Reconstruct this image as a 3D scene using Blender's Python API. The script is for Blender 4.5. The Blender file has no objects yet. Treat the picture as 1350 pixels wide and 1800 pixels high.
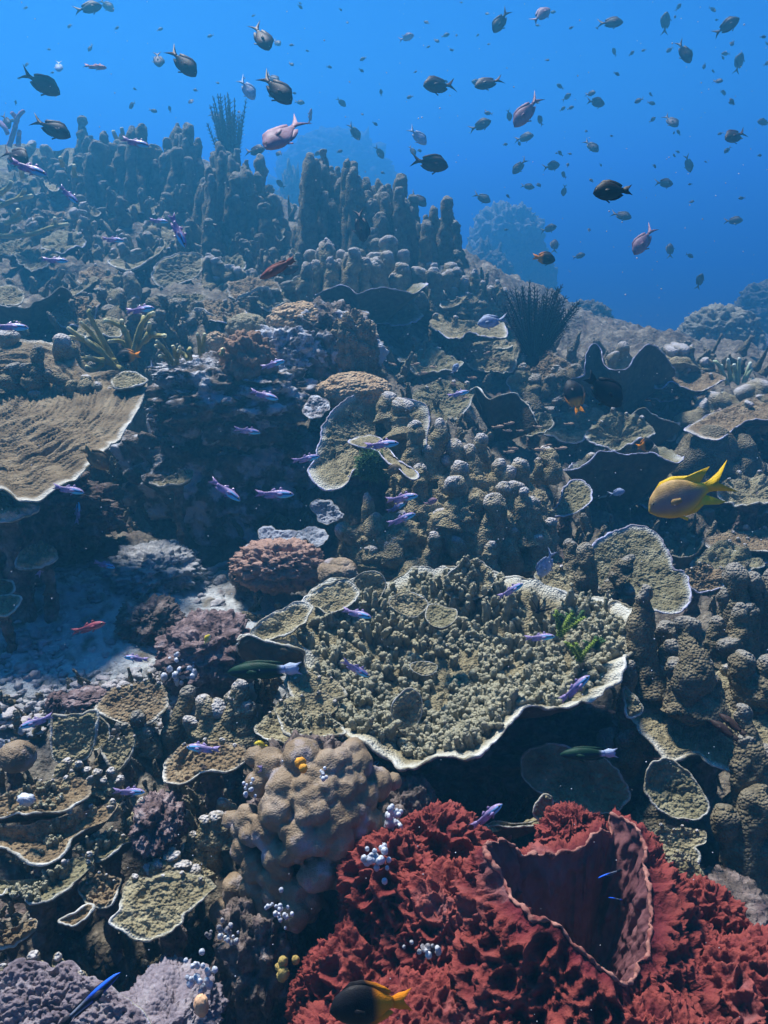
import bpy, math, random
import numpy as np
from math import radians, sin, cos, pi

# ------------------------------------------------------------------ camera, water light, sun, exposure
S = bpy.context.scene
COL = S.collection
PITCH = radians(20.0); FPX = 1559.0; CAMZ = 1.6          # the photo's pixel grid is 1350 x 1800
cam = bpy.data.cameras.new('camera'); co = bpy.data.objects.new('camera', cam); COL.objects.link(co)
co.location = (0, 0, CAMZ); co.rotation_euler = (radians(90) - PITCH, 0, 0)
cam.sensor_fit = 'VERTICAL'; cam.angle = radians(60.0); cam.clip_start = .05; cam.clip_end = 400
S.camera = co
SUN_EL = radians(60); SUN_AZ = radians(-30)               # azimuth from +Y towards +X: high, ahead and to the left
sl = bpy.data.lights.new('sun', 'SUN'); sl.energy = 5.0; sl.angle = radians(9); sl.color = (1.0, .93, .78)
so = bpy.data.objects.new('sun', sl); COL.objects.link(so)
so.rotation_euler = (radians(90) - SUN_EL, 0, pi - SUN_AZ)
W = bpy.data.worlds.new('World'); S.world = W; W.use_nodes = True
nt = W.node_tree; nt.nodes.clear()
sky = nt.nodes.new('ShaderNodeTexSky'); sky.sky_type = 'NISHITA'; sky.sun_disc = False
sky.sun_elevation = SUN_EL; sky.sun_rotation = SUN_AZ
tint = nt.nodes.new('ShaderNodeMix'); tint.data_type = 'RGBA'; tint.blend_type = 'MULTIPLY'
tint.inputs[0].default_value = 1.0; tint.inputs[7].default_value = (.05, .42, 1.0, 1)   # light that has come down through sea water
bg = nt.nodes.new('ShaderNodeBackground'); bg.inputs[1].default_value = .05
wo = nt.nodes.new('ShaderNodeOutputWorld')
nt.links.new(sky.outputs[0], tint.inputs[6]); nt.links.new(tint.outputs[2], bg.inputs[0]); nt.links.new(bg.outputs[0], wo.inputs[0])
S.view_settings.view_transform = 'Standard'; S.view_settings.look = 'None'; S.view_settings.gamma = 1
S.view_settings.exposure = 1.12
S.cycles.use_denoising = True
try: S.cycles.denoiser = 'OPENIMAGEDENOISE'
except Exception: pass
S.cycles.max_bounces = 5; S.cycles.diffuse_bounces = 2; S.cycles.glossy_bounces = 1; S.cycles.volume_bounces = 0
S.cycles.transparent_max_bounces = 6; S.cycles.sample_clamp_indirect = 4; S.cycles.caustics_reflective = False; S.cycles.caustics_refractive = False
S.cycles.use_adaptive_sampling = True; S.cycles.adaptive_threshold = .02

# ------------------------------------------------------------------ pixel <-> world
FWD = np.array([0, cos(PITCH), -sin(PITCH)]); UP = np.array([0, sin(PITCH), cos(PITCH)]); RT = np.array([1., 0, 0])
CAM = np.array([0, 0, CAMZ])
def ray(x, y): return FWD + RT*((x - 675)/FPX) + UP*((900 - y)/FPX)
def P(x, y, d): return CAM + ray(x, y)*d
def pxm(d): return d/FPX                                   # metres per photo pixel at depth d
def toward(p):
    v = CAM - p; return v/np.linalg.norm(v)

# ------------------------------------------------------------------ noise
_r = np.random.RandomState(7); _perm = _r.permutation(1024); _perm = np.concatenate([_perm, _perm, _perm])
_grad = _r.normal(size=(1024, 3)); _grad /= np.linalg.norm(_grad, axis=1)[:, None]; _rnd = _r.rand(1024, 4)
def _h(i, j, k): return _perm[_perm[_perm[i & 1023] + (j & 1023)] + (k & 1023)]
def perlin(p):
    p = np.asarray(p, float); i = np.floor(p).astype(int); f = p - i; u = f*f*f*(f*(f*6 - 15) + 10); r = 0
    for a in (0, 1):
        for b in (0, 1):
            for c in (0, 1):
                g = _grad[_h(i[:, 0] + a, i[:, 1] + b, i[:, 2] + c)]
                d = (f[:, 0] - a)*g[:, 0] + (f[:, 1] - b)*g[:, 1] + (f[:, 2] - c)*g[:, 2]
                w = (u[:, 0] if a else 1 - u[:, 0])*(u[:, 1] if b else 1 - u[:, 1])*(u[:, 2] if c else 1 - u[:, 2])
                r = r + d*w
    return r*1.5
def fbm(p, o=4, l=2.1, g=.5):
    p = np.asarray(p, float); s = 0; a = 1.
    for k in range(o): s = s + a*perlin(p + 17.3*k); p = p*l; a *= g
    return s
def worley(p):
    p = np.asarray(p, float); i = np.floor(p).astype(int); f = p - i
    d1 = np.full(len(p), 9.); d2 = d1.copy()
    for a in (-1, 0, 1):
        for b in (-1, 0, 1):
            for c in (-1, 0, 1):
                q = _rnd[_h(i[:, 0] + a, i[:, 1] + b, i[:, 2] + c)]
                d = (q[:, 0] + a - f[:, 0])**2 + (q[:, 1] + b - f[:, 1])**2 + (q[:, 2] + c - f[:, 2])**2
                d2 = np.minimum(d2, np.maximum(d1, d)); d1 = np.minimum(d1, d)
    return np.sqrt(d1), np.sqrt(d2)
def knob(p):                                               # rounded bumps, one per cell
    a, b = worley(p); return np.sqrt(np.clip(1 - (a/.75)**2, 0, 1))
def sm(a, b, x):
    t = np.clip((x - a)/(b - a), 0, 1); return t*t*(3 - 2*t)

# ------------------------------------------------------------------ mesh and object helpers
def mk(name, V, F, mat, parent=None, attrs=None, smooth=True):
    V = np.asarray(V, float); base = np.zeros(3)
    if parent is not None: base = np.array(parent['_o'])
    if not isinstance(F, (list, tuple)): F = [F]
    F = [np.asarray(f, int) for f in F if len(f)]
    me = bpy.data.meshes.new(name); me.vertices.add(len(V)); me.vertices.foreach_set('co', (V - base).ravel())
    nl = sum(f.size for f in F); npol = sum(len(f) for f in F)
    me.loops.add(nl); me.polygons.add(npol)
    me.loops.foreach_set('vertex_index', np.concatenate([f.ravel() for f in F]))
    tot = np.concatenate([np.full(len(f), f.shape[1]) for f in F]); st = np.concatenate([[0], np.cumsum(tot)[:-1]])
    me.polygons.foreach_set('loop_start', st); me.polygons.foreach_set('loop_total', tot)
    me.polygons.foreach_set('use_smooth', np.full(npol, smooth))
    for k, v in (attrs or {}).items():
        a = me.attributes.new(k, 'FLOAT', 'POINT'); a.data.foreach_set('value', np.asarray(v, float))
    me.update(calc_edges=True); me.validate()
    me.materials.append(mat)
    o = bpy.data.objects.new(name, me); COL.objects.link(o)
    if parent is not None: o.parent = parent
    o['_o'] = [float(x) for x in base]
    return o
def empty(name, loc):
    o = bpy.data.objects.new(name, None); COL.objects.link(o); o.location = [float(x) for x in loc]
    o.empty_display_size = .02; o['_o'] = [float(x) for x in loc]; return o
def tag(o, label, cat, group=None, kind=None):
    o['label'] = label; o['category'] = cat
    if group: o['group'] = group
    if kind: o['kind'] = kind
    return o
def struct(o): o['kind'] = 'structure'; return o
class MB:                                                  # collects pieces of ONE mesh
    def __init__(s): s.V = []; s.Q = []; s.T = []; s.A = {}; s.n = 0
    def add(s, V, Q=None, T=None, **at):
        V = np.asarray(V, float)
        if Q is not None and len(Q): s.Q.append(np.asarray(Q, int) + s.n)
        if T is not None and len(T): s.T.append(np.asarray(T, int) + s.n)
        for k in set(list(at) + list(s.A)):
            l = s.A.setdefault(k, [])
            have = sum(len(x) for x in l)
            if have < s.n: l.append(np.zeros(s.n - have))
            v = at.get(k, 0); l.append(np.broadcast_to(np.asarray(v, float), (len(V),)).copy())
        s.V.append(V); s.n += len(V)
    def build(s, name, mat, parent=None, smooth=True):
        F = []
        if s.Q: F.append(np.concatenate(s.Q))
        if s.T: F.append(np.concatenate(s.T))
        return mk(name, np.concatenate(s.V), F, mat, parent, {k: np.concatenate(v) for k, v in s.A.items()}, smooth)
def gridq(m, n, wrap=True, flip=False):                    # m rows of n points
    a = np.arange(m*n).reshape(m, n)
    b = np.roll(a, -1, 1) if wrap else a[:, 1:]
    a0 = a if wrap else a[:, :-1]
    q = np.stack([a0[:-1], b[:-1], b[1:], a0[1:]], -1).reshape(-1, 4)
    return q[:, ::-1] if flip else q
def spline(pts, n, closed=True):
    pts = np.asarray(pts, float); m = len(pts); k = m if closed else m - 1
    t = np.linspace(0, k, n, endpoint=not closed); i = np.minimum(np.floor(t).astype(int), k - 1); f = (t - i)[:, None]
    def g(j): return pts[j % m] if closed else pts[np.clip(j, 0, m - 1)]
    a, b, c, d = g(i - 1), g(i), g(i + 1), g(i + 2)
    r = .5*(2*b + (c - a)*f + (2*a - 5*b + 4*c - d)*f*f + (3*b - a - 3*c + d)*f**3)
    return r
def respace(p, n):                                         # equal steps along a closed line
    q = np.vstack([p, p[:1]]); s = np.concatenate([[0], np.cumsum(np.linalg.norm(np.diff(q, axis=0), axis=1))])
    t = np.linspace(0, s[-1], n, endpoint=False)
    return np.stack([np.interp(t, s, q[:, k]) for k in range(q.shape[1])], 1)
def frame(t):
    t = t/np.linalg.norm(t); a = np.array([0, 0, 1.]) if abs(t[2]) < .9 else np.array([1., 0, 0])
    u = np.cross(a, t); u /= np.linalg.norm(u); return t, u, np.cross(t, u)
def tube(path, rad, n=8, closed=False, cap=True):
    path = np.asarray(path, float); m = len(path); rad = np.broadcast_to(np.asarray(rad, float), (m,))
    tg = (np.roll(path, -1, 0) - np.roll(path, 1, 0)) if closed else np.gradient(path, axis=0)
    tg /= np.linalg.norm(tg, axis=1)[:, None] + 1e-12
    _, u, _ = frame(tg[0]); V = []
    th = np.arange(n)*2*pi/n
    for k in range(m):
        u = u - tg[k]*(u @ tg[k]); u /= np.linalg.norm(u) + 1e-12; w = np.cross(tg[k], u)
        V.append(path[k] + rad[k]*(np.cos(th)[:, None]*u + np.sin(th)[:, None]*w))
    V = np.concatenate(V); Q = gridq(m, n); T = []
    if closed: Q = np.concatenate([Q, np.stack([np.arange(n) + (m-1)*n, (np.arange(n)+1) % n + (m-1)*n, (np.arange(n)+1) % n, np.arange(n)], 1)])
    elif cap:
        V = np.vstack([V, path[0], path[-1]]); a = len(V) - 2; b = len(V) - 1
        i = np.arange(n); j = (i + 1) % n
        T = np.concatenate([np.stack([j, i, np.full(n, a)], 1), np.stack([i + (m-1)*n, j + (m-1)*n, np.full(n, b)], 1)])
    return V, Q, T
def ico(sub):
    t = (1 + 5**.5)/2
    v = [(-1,t,0),(1,t,0),(-1,-t,0),(1,-t,0),(0,-1,t),(0,1,t),(0,-1,-t),(0,1,-t),(t,0,-1),(t,0,1),(-t,0,-1),(-t,0,1)]
    f = [(0,11,5),(0,5,1),(0,1,7),(0,7,10),(0,10,11),(1,5,9),(5,11,4),(11,10,2),(10,7,6),(7,1,8),(3,9,4),(3,4,2),(3,2,6),(3,6,8),(3,8,9),(4,9,5),(2,4,11),(6,2,10),(8,6,7),(9,8,1)]
    v = [np.array(x)/np.linalg.norm(x) for x in v]
    for _ in range(sub):
        c = {}; g = []
        def mid(a, b):
            k = (min(a, b), max(a, b))
            if k not in c: m = v[a] + v[b]; v.append(m/np.linalg.norm(m)); c[k] = len(v) - 1
            return c[k]
        for a, b, d in f:
            x, y, z = mid(a, b), mid(b, d), mid(d, a); g += [(a,x,z),(b,y,x),(d,z,y),(x,y,z)]
        f = g
    return np.array(v), np.array(f)
ICO = {k: ico(k) for k in (0, 1, 2, 3, 4, 5, 6)}

# ------------------------------------------------------------------ materials
def lk(nt, a, b): nt.links.new(a, b)
def mat(name, stops, scale=30, detail=6, bump=.4, bscale=220, bdist=.004, tip=None, rough=.9, spec=.15, voro=True, spots=None, attr_edge=None, sss=0):
    m = bpy.data.materials.new(name); m.use_nodes = True; t = m.node_tree; N = t.nodes
    b = N['Principled BSDF']; b.inputs['Roughness'].default_value = rough; b.inputs['Specular IOR Level'].default_value = spec
    tc = N.new('ShaderNodeTexCoord'); src = tc.outputs['Object']
    n = N.new('ShaderNodeTexNoise'); n.inputs['Scale'].default_value = scale; n.inputs['Detail'].default_value = detail; n.inputs['Roughness'].default_value = .62
    lk(t, src, n.inputs['Vector'])
    r = N.new('ShaderNodeValToRGB'); e = r.color_ramp.elements
    while len(e) < len(stops): e.new(.5)
    for k, (p, c) in enumerate(stops): e[k].position = p; e[k].color = (*c, 1)
    lk(t, n.outputs[0], r.inputs[0]); col = r.outputs[0]
    if spots:                                              # encrusting patches of another colour
        sc, lo, hi, c = spots
        n2 = N.new('ShaderNodeTexNoise'); n2.inputs['Scale'].default_value = sc; n2.inputs['Detail'].default_value = 5; lk(t, src, n2.inputs['Vector'])
        mr = N.new('ShaderNodeMapRange'); mr.inputs[1].default_value = lo; mr.inputs[2].default_value = hi; lk(t, n2.outputs[0], mr.inputs[0])
        mx = N.new('ShaderNodeMix'); mx.data_type = 'RGBA'; lk(t, mr.outputs[0], mx.inputs[0]); lk(t, col, mx.inputs[6]); mx.inputs[7].default_value = (*c, 1); col = mx.outputs[2]
    if tip:
        a = N.new('ShaderNodeAttribute'); a.attribute_name = 'tip'
        mx = N.new('ShaderNodeMix'); mx.data_type = 'RGBA'; lk(t, a.outputs['Fac'], mx.inputs[0]); lk(t, col, mx.inputs[6]); mx.inputs[7].default_value = (*tip, 1); col = mx.outputs[2]
    lk(t, col, b.inputs['Base Color'])
    if bump:
        if voro:
            v = N.new('ShaderNodeTexVoronoi'); v.inputs['Scale'].default_value = bscale
        else:
            v = N.new('ShaderNodeTexNoise'); v.inputs['Scale'].default_value = bscale; v.inputs['Detail'].default_value = 5
        lk(t, src, v.inputs['Vector'])
        bp = N.new('ShaderNodeBump'); bp.inputs['Strength'].default_value = bump; bp.inputs['Distance'].default_value = bdist
        if voro: bp.invert = True
        lk(t, v.outputs[0], bp.inputs['Height']); lk(t, bp.outputs[0], b.inputs['Normal'])
    return m
M = {}
M['plate'] = mat('plate_tan', [(.3, (.12, .098, .05)), (.5, (.25, .21, .118)), (.7, (.37, .32, .19))], 28, tip=(.62, .60, .50), bump=.7, bscale=190, bdist=.006)
M['plate_olive'] = mat('plate_olive', [(.3, (.10, .085, .045)), (.5, (.20, .175, .095)), (.7, (.31, .28, .17))], 22, tip=(.55, .55, .50), bump=.7, bscale=170, bdist=.006)
M['plate_brown'] = mat('plate_brown', [(.3, (.11, .075, .04)), (.5, (.22, .155, .085)), (.72, (.36, .28, .17))], 30, tip=(.66, .62, .52), bump=.8, bscale=150, bdist=.008)
M['plate_ridge'] = mat('plate_ridge', [(.3, (.10, .072, .04)), (.5, (.19, .14, .08)), (.7, (.28, .22, .135))], 16, tip=(.60, .57, .48), bump=.5, bscale=170, bdist=.005)
M['plate_mauve'] = mat('plate_mauve', [(.3, (.09, .07, .08)), (.5, (.19, .15, .16)), (.7, (.31, .27, .265))], 26, tip=(.6, .55, .6), bump=.6, bscale=150, bdist=.006)
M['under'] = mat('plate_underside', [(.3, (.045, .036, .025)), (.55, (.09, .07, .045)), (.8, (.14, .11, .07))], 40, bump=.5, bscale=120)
M['rim'] = mat('growing_rim', [(.42, (.22, .19, .12)), (.68, (.72, .70, .62))], 15, bump=.3)
M['rim_lilac'] = mat('lilac_rim', [(.42, (.24, .22, .24)), (.68, (.68, .68, .84))], 15, bump=.3)
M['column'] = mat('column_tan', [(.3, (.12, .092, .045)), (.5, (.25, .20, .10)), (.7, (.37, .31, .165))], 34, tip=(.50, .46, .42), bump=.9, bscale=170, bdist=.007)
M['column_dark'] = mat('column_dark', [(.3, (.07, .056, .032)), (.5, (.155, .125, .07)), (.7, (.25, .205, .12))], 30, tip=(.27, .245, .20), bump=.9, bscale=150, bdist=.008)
M['nub'] = mat('nub', [(.3, (.09, .08, .045)), (.5, (.17, .155, .09)), (.7, (.27, .25, .16))], 40, tip=(.38, .35, .235), bump=.5, bscale=260)
M['lump'] = mat('lump', [(.28, (.12, .075, .04)), (.5, (.25, .175, .10)), (.7, (.38, .29, .21))], 13, detail=10, bump=.45, bscale=330, rough=.65, spec=.3, bdist=.003, spots=(17, .56, .70, (.36, .32, .33)))
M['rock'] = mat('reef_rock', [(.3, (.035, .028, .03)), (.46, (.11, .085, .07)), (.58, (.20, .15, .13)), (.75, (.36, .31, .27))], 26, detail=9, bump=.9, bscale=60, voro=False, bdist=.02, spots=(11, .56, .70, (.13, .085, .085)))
M['crust'] = mat('crusted_reef_rock', [(.3, (.03, .025, .026)), (.46, (.10, .08, .065)), (.58, (.19, .15, .12)), (.75, (.34, .29, .25))], 26, detail=9, bump=.9, bscale=60, voro=False, bdist=.02, spots=(13, .50, .60, (.46, .46, .47)))
M['whitish'] = mat('white_crust', [(.32, (.06, .055, .06)), (.46, (.22, .20, .20)), (.56, (.52, .52, .52)), (.7, (.74, .74, .73))], 30, bump=.7, bscale=90, voro=False, bdist=.01)
M['grey_leaf'] = mat('grey_leaf', [(.3, (.16, .17, .20)), (.6, (.40, .42, .45))], 18, bump=.4, bscale=90)
M['brain'] = mat('brain', [(.3, (.30, .19, .10)), (.6, (.46, .33, .20))], 30, bump=1., bscale=95, bdist=.01)
M['softbrown'] = mat('soft_brown', [(.3, (.10, .055, .035)), (.6, (.24, .14, .085))], 30, tip=(.40, .25, .16), bump=.5, bscale=150)
M['softpink'] = mat('soft_pink', [(.3, (.16, .09, .07)), (.6, (.32, .19, .14))], 30, tip=(.50, .33, .25), bump=.4, bscale=200)
M['stag'] = mat('staghorn', [(.3, (.22, .19, .06)), (.6, (.36, .32, .12))], 40, tip=(.75, .70, .40), bump=.5, bscale=260)
M['stag_pale'] = mat('staghorn_pale', [(.3, (.26, .32, .16)), (.6, (.40, .48, .26))], 40, tip=(.75, .80, .60), bump=.5, bscale=260)
M['sponge'] = mat('sponge_red', [(.25, (.022, .002, .006)), (.45, (.060, .006, .011)), (.62, (.118, .014, .021)), (.8, (.25, .08, .085))], 20, detail=9, tip=(.29, .062, .045), spots=(8, .58, .72, (.28, .13, .125)), bump=.8, bscale=110, voro=False, bdist=.008)
M['sponge_in'] = mat('sponge_inner', [(.3, (.09, .030, .035)), (.6, (.20, .085, .085)), (.8, (.28, .13, .12))], 14, bump=.6, bscale=60, voro=False, bdist=.006)
M['sponge_rim'] = mat('sponge_rim', [(.35, (.16, .04, .035)), (.65, (.42, .20, .15))], 40, bump=.6, bscale=90, voro=False)
M['black'] = mat('black_star', [(.3, (.006, .005, .008)), (.7, (.02, .018, .025))], 60, bump=0)
M['dkblue'] = mat('dusk_star', [(.3, (.02, .02, .03)), (.7, (.05, .05, .06))], 60, bump=0)
M['green'] = mat('green_weed', [(.3, (.10, .16, .02)), (.7, (.30, .40, .07))], 60, bump=0)
M['greenturf'] = mat('green_turf', [(.3, (.035, .09, .03)), (.7, (.10, .20, .07))], 60, bump=0)
M['ball'] = mat('white_ball', [(.3, (.28, .30, .33)), (.6, (.62, .64, .68))], 60, bump=.2, rough=.4, spec=.5)
M['yball'] = mat('yellow_lump', [(.3, (.30, .20, .05)), (.6, (.52, .38, .12))], 40, bump=.3)
M['orange_b'] = mat('orange_bit', [(.3, (.65, .25, .03)), (.6, (.85, .42, .06))], 60, bump=.2)
M['shell'] = mat('pink_shell', [(.3, (.55, .25, .12)), (.6, (.75, .45, .25))], 60, bump=.2, rough=.5)
M['purple'] = mat('purple_tube', [(.3, (.20, .11, .20)), (.6, (.33, .20, .32))], 40, bump=.5)
# ------------------------------------------------------------------ the ground: a reef slope that climbs to the back left
_cp = [(-250,1800,1.6),(0,1800,1.55),(300,1800,1.55),(650,1800,1.55),(1000,1800,1.55),(1350,1800,1.6),(1600,1800,1.7),
 (-200,1500,1.85),(100,1500,1.78),(450,1500,1.82),(800,1500,1.95),(1100,1500,2.0),(1400,1500,2.0),
 (-200,1300,2.1),(50,1300,2.03),(300,1300,2.0),(500,1300,2.15),(800,1300,2.35),(1000,1300,2.3),(1200,1300,2.3),(1400,1300,2.3),
 (-200,1100,2.45),(150,1100,2.42),(400,1100,2.5),(800,1100,2.75),(1100,1100,2.85),(1400,1100,2.8),
 (-100,1000,2.8),(150,1000,2.78),(450,1000,2.9),(-100,900,3.15),(100,900,3.15),(300,900,3.25),(500,900,3.2),(750,920,2.95),(950,920,3.1),(1250,900,3.6),(1450,900,3.7),
 (-150,750,3.1),(0,750,3.15),(350,750,3.45),(620,760,3.15),(850,750,3.6),(1100,750,4.1),(1400,750,4.2),
 (-200,640,3.3),(0,640,3.3),(250,640,3.45),(450,650,3.6),(650,640,3.7),(850,640,4.4),(1000,640,4.5),(1200,640,4.6),(1400,640,5.0),
 (-200,550,3.9),(0,550,3.9),(250,550,3.9),(450,550,4.0),(650,550,4.3),(850,550,4.7),(940,570,5.2),(1100,640,9.),(1400,640,9.5),
 (-200,480,4.5),(0,480,4.5),(300,480,4.6),(600,480,4.7),(850,490,5.2),(1010,600,13.),(1400,610,13.),
 (-200,400,5.2),(0,400,5.2),(300,400,5.2),(480,410,5.5),(600,410,5.4),(780,420,5.7),(-200,320,5.9),(0,320,5.9),(200,320,6.0),(400,320,6.1),(-200,270,6.6),(0,272,6.6),(200,270,6.7),(370,280,6.8),(480,345,6.6)]
_C = [P(*c) for c in _cp]
_C += [np.array(c, float) for c in [(-6,9.5,1.3),(-3,9.5,1.2),(-.8,9,.7),(1,9,.1),(3.5,9,-.15),(-8,14,.5),(0,14,-1.5),(8,14,-2.0),(-10,7,1.8),(9,7,-.1),(-9,3,.9),(9,3,.4),(-6,0,.4),(0,0,.15),(6,0,.3),(0,-4,.1),(-8,-4,.2),(8,-4,.2),(-16,20,-.2),(0,22,-2.3),(16,20,-2.6),(-25,30,-1),(25,30,-2.6),(0,40,-2.6),(-30,5,0),(30,5,0)]]
_C = np.array(_C)
def _tps(r2): return np.where(r2 > 1e-12, .5*r2*np.log(r2 + 1e-12), 0)
def _fit():
    n = len(_C); A = np.zeros((n + 3, n + 3)); X = _C[:, :2]
    A[:n, :n] = _tps(((X[:, None] - X[None])**2).sum(-1)) + np.eye(n)*.01
    A[:n, n] = 1; A[:n, n+1:] = X; A[n:, :n] = A[:n, n:].T
    return np.linalg.solve(A, np.concatenate([_C[:, 2], np.zeros(3)]))
_w = _fit()
def gz(xy):
    xy = np.atleast_2d(np.asarray(xy, float))[:, :2]; n = len(_C); out = np.empty(len(xy))
    for k in range(0, len(xy), 20000):
        q = xy[k:k+20000]
        out[k:k+20000] = _tps(((q[:, None] - _C[None, :, :2])**2).sum(-1)) @ _w[:n] + _w[n] + q @ _w[n+1:]
    return np.clip(out, -2.8, 2.4)
def G(x, y, lo=1.2, hi=30):                                # where the ray of a pixel meets the slope
    ds = np.exp(np.linspace(np.log(lo), np.log(hi), 400)); p = CAM + ray(x, y)[None]*ds[:, None]
    below = np.nonzero(p[:, 2] < gz(p))[0]
    d = ds[below[0]] if len(below) else 7.
    return P(x, y, d), d
SANDC = P(170, 1080, 2.45)
def ground():
    a1 = np.linspace(-42, 42, 760); a2 = np.linspace(42, 318, 70)[1:-1]
    A = np.radians(np.concatenate([a1, a2])); R = np.exp(np.linspace(np.log(.35), np.log(60), 470))
    n = len(A); X = R[:, None]*np.sin(A)[None]; Y = R[:, None]*np.cos(A)[None]
    xy = np.stack([X.ravel(), Y.ravel()], 1); z = gz(xy)
    p3 = np.concatenate([xy, z[:, None]], 1)
    q = p3*np.array([1, 1, 1.])
    sand = np.exp(-(((xy[:, 0] - SANDC[0])/.75)**2 + ((xy[:, 1] - SANDC[1] - .05)/.40)**2)**1.5)
    sand = np.clip(sand*1.5 + .35*fbm(q*5, 4)*(sand > .05), 0, 1)
    far = sm(.35, 1.2, np.hypot(xy[:, 0], xy[:, 1]))
    d = .07*fbm(q*3.1, 4) + .035*(knob(q*7 + .3*fbm(q*9, 2)[:, None]) - .3) + .022*(knob(q*19) - .3) + .012*fbm(q*40, 3)
    d += .06*np.clip(fbm(q*1.7 + 9, 2), 0, 1)
    ds = .012*fbm(q*4, 3) + .006*fbm(q*30, 3) + .022*np.clip(fbm(q*14 + 3, 3) - .25, 0, 1)
    d -= .055
    z = z + far*(d*(1 - sand) + ds*sand)
    V = np.concatenate([xy, z[:, None]], 1); Q = gridq(len(R), n)[:, ::-1]
    V = np.vstack([V, [0, 0, gz([[0, 0]])[0]]]); c = len(V) - 1; i = np.arange(n)
    T = np.stack([(i + 1) % n, np.full(n, c), i], 1)[:, ::-1]
    m = mat('ground', [(.28, (.028, .024, .022)), (.44, (.10, .080, .060)), (.56, (.18, .15, .105)), (.74, (.34, .29, .22))], 16, detail=10, bump=.9, bscale=55, voro=False, bdist=.02, spots=(7, .60, .74, (.12, .085, .08)), tip=(.44, .45, .43))
    o = mk('ground', V, [Q, T], m, attrs={'tip': np.append(sand*sm(-.5, .5, fbm(q*22, 3) + .25), 0)})
    struct(o); return o
ground()
# haze: one closed box of sea water round everything
def haze():
    x0, x1, y0, y1, z0, z1 = -62, 62, -62, 62, -4.5, 3.4
    V = np.array([(x, y, z) for x in (x0, x1) for y in (y0, y1) for z in (z0, z1)])
    F = [(0,1,3,2),(4,6,7,5),(0,4,5,1),(2,3,7,6),(0,2,6,4),(1,5,7,3)]
    m = bpy.data.materials.new('haze'); m.use_nodes = True; t = m.node_tree; t.nodes.clear()
    v = t.nodes.new('ShaderNodeVolumePrincipled'); out = t.nodes.new('ShaderNodeOutputMaterial')
    v.inputs['Color'].default_value = (.048, .315, .57, 1); v.inputs['Absorption Color'].default_value = (.0, .03, 1.0, 1); v.inputs['Density'].default_value = HAZE; v.inputs['Anisotropy'].default_value = .55
    v.inputs['Density Attribute'].default_value = ''
    t.links.new(v.outputs[0], out.inputs['Volume'])
    o = mk('haze', V, np.array(F), m, smooth=False); o['kind'] = 'stuff'; o['label'] = 'blue sea water that veils everything far away'; o['category'] = 'water'
HAZE = .102
haze()
# ------------------------------------------------------------------ coral builders
RNG = np.random.RandomState(11)
def fall(a, b, n, r0, r1, bend=0):                         # a bent path
    t = np.linspace(0, 1, n)[:, None]; p = a*(1 - t) + b*t
    return p + bend*np.sin(pi*t)*RNG.normal(size=3)*np.linalg.norm(b - a)
def stalk(root, top, r0, r1, m, name='stalk'):
    g = np.array([top[0], top[1] + .02, gz(top[:2])[0] - .04])
    if g[2] > top[2] - .03: g[2] = top[2] - .08
    p = fall(g, top, 26, 0, 0, .05); t = np.linspace(0, 1, 26)
    V, Q, T = tube(p, r1 + (r0 - r1)*(1 - t)**1.5 + (r1*.7)*t**4, 28)
    V = V + .45*r1*np.stack([fbm(V*22, 3), fbm(V*22 + 5, 3), fbm(V*22 + 9, 3)], 1) + .012*np.stack([fbm(V*50, 2), fbm(V*50 + 5, 2), fbm(V*50 + 9, 2)], 1)
    return mk(name, V, [Q, T], m, root)
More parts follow.
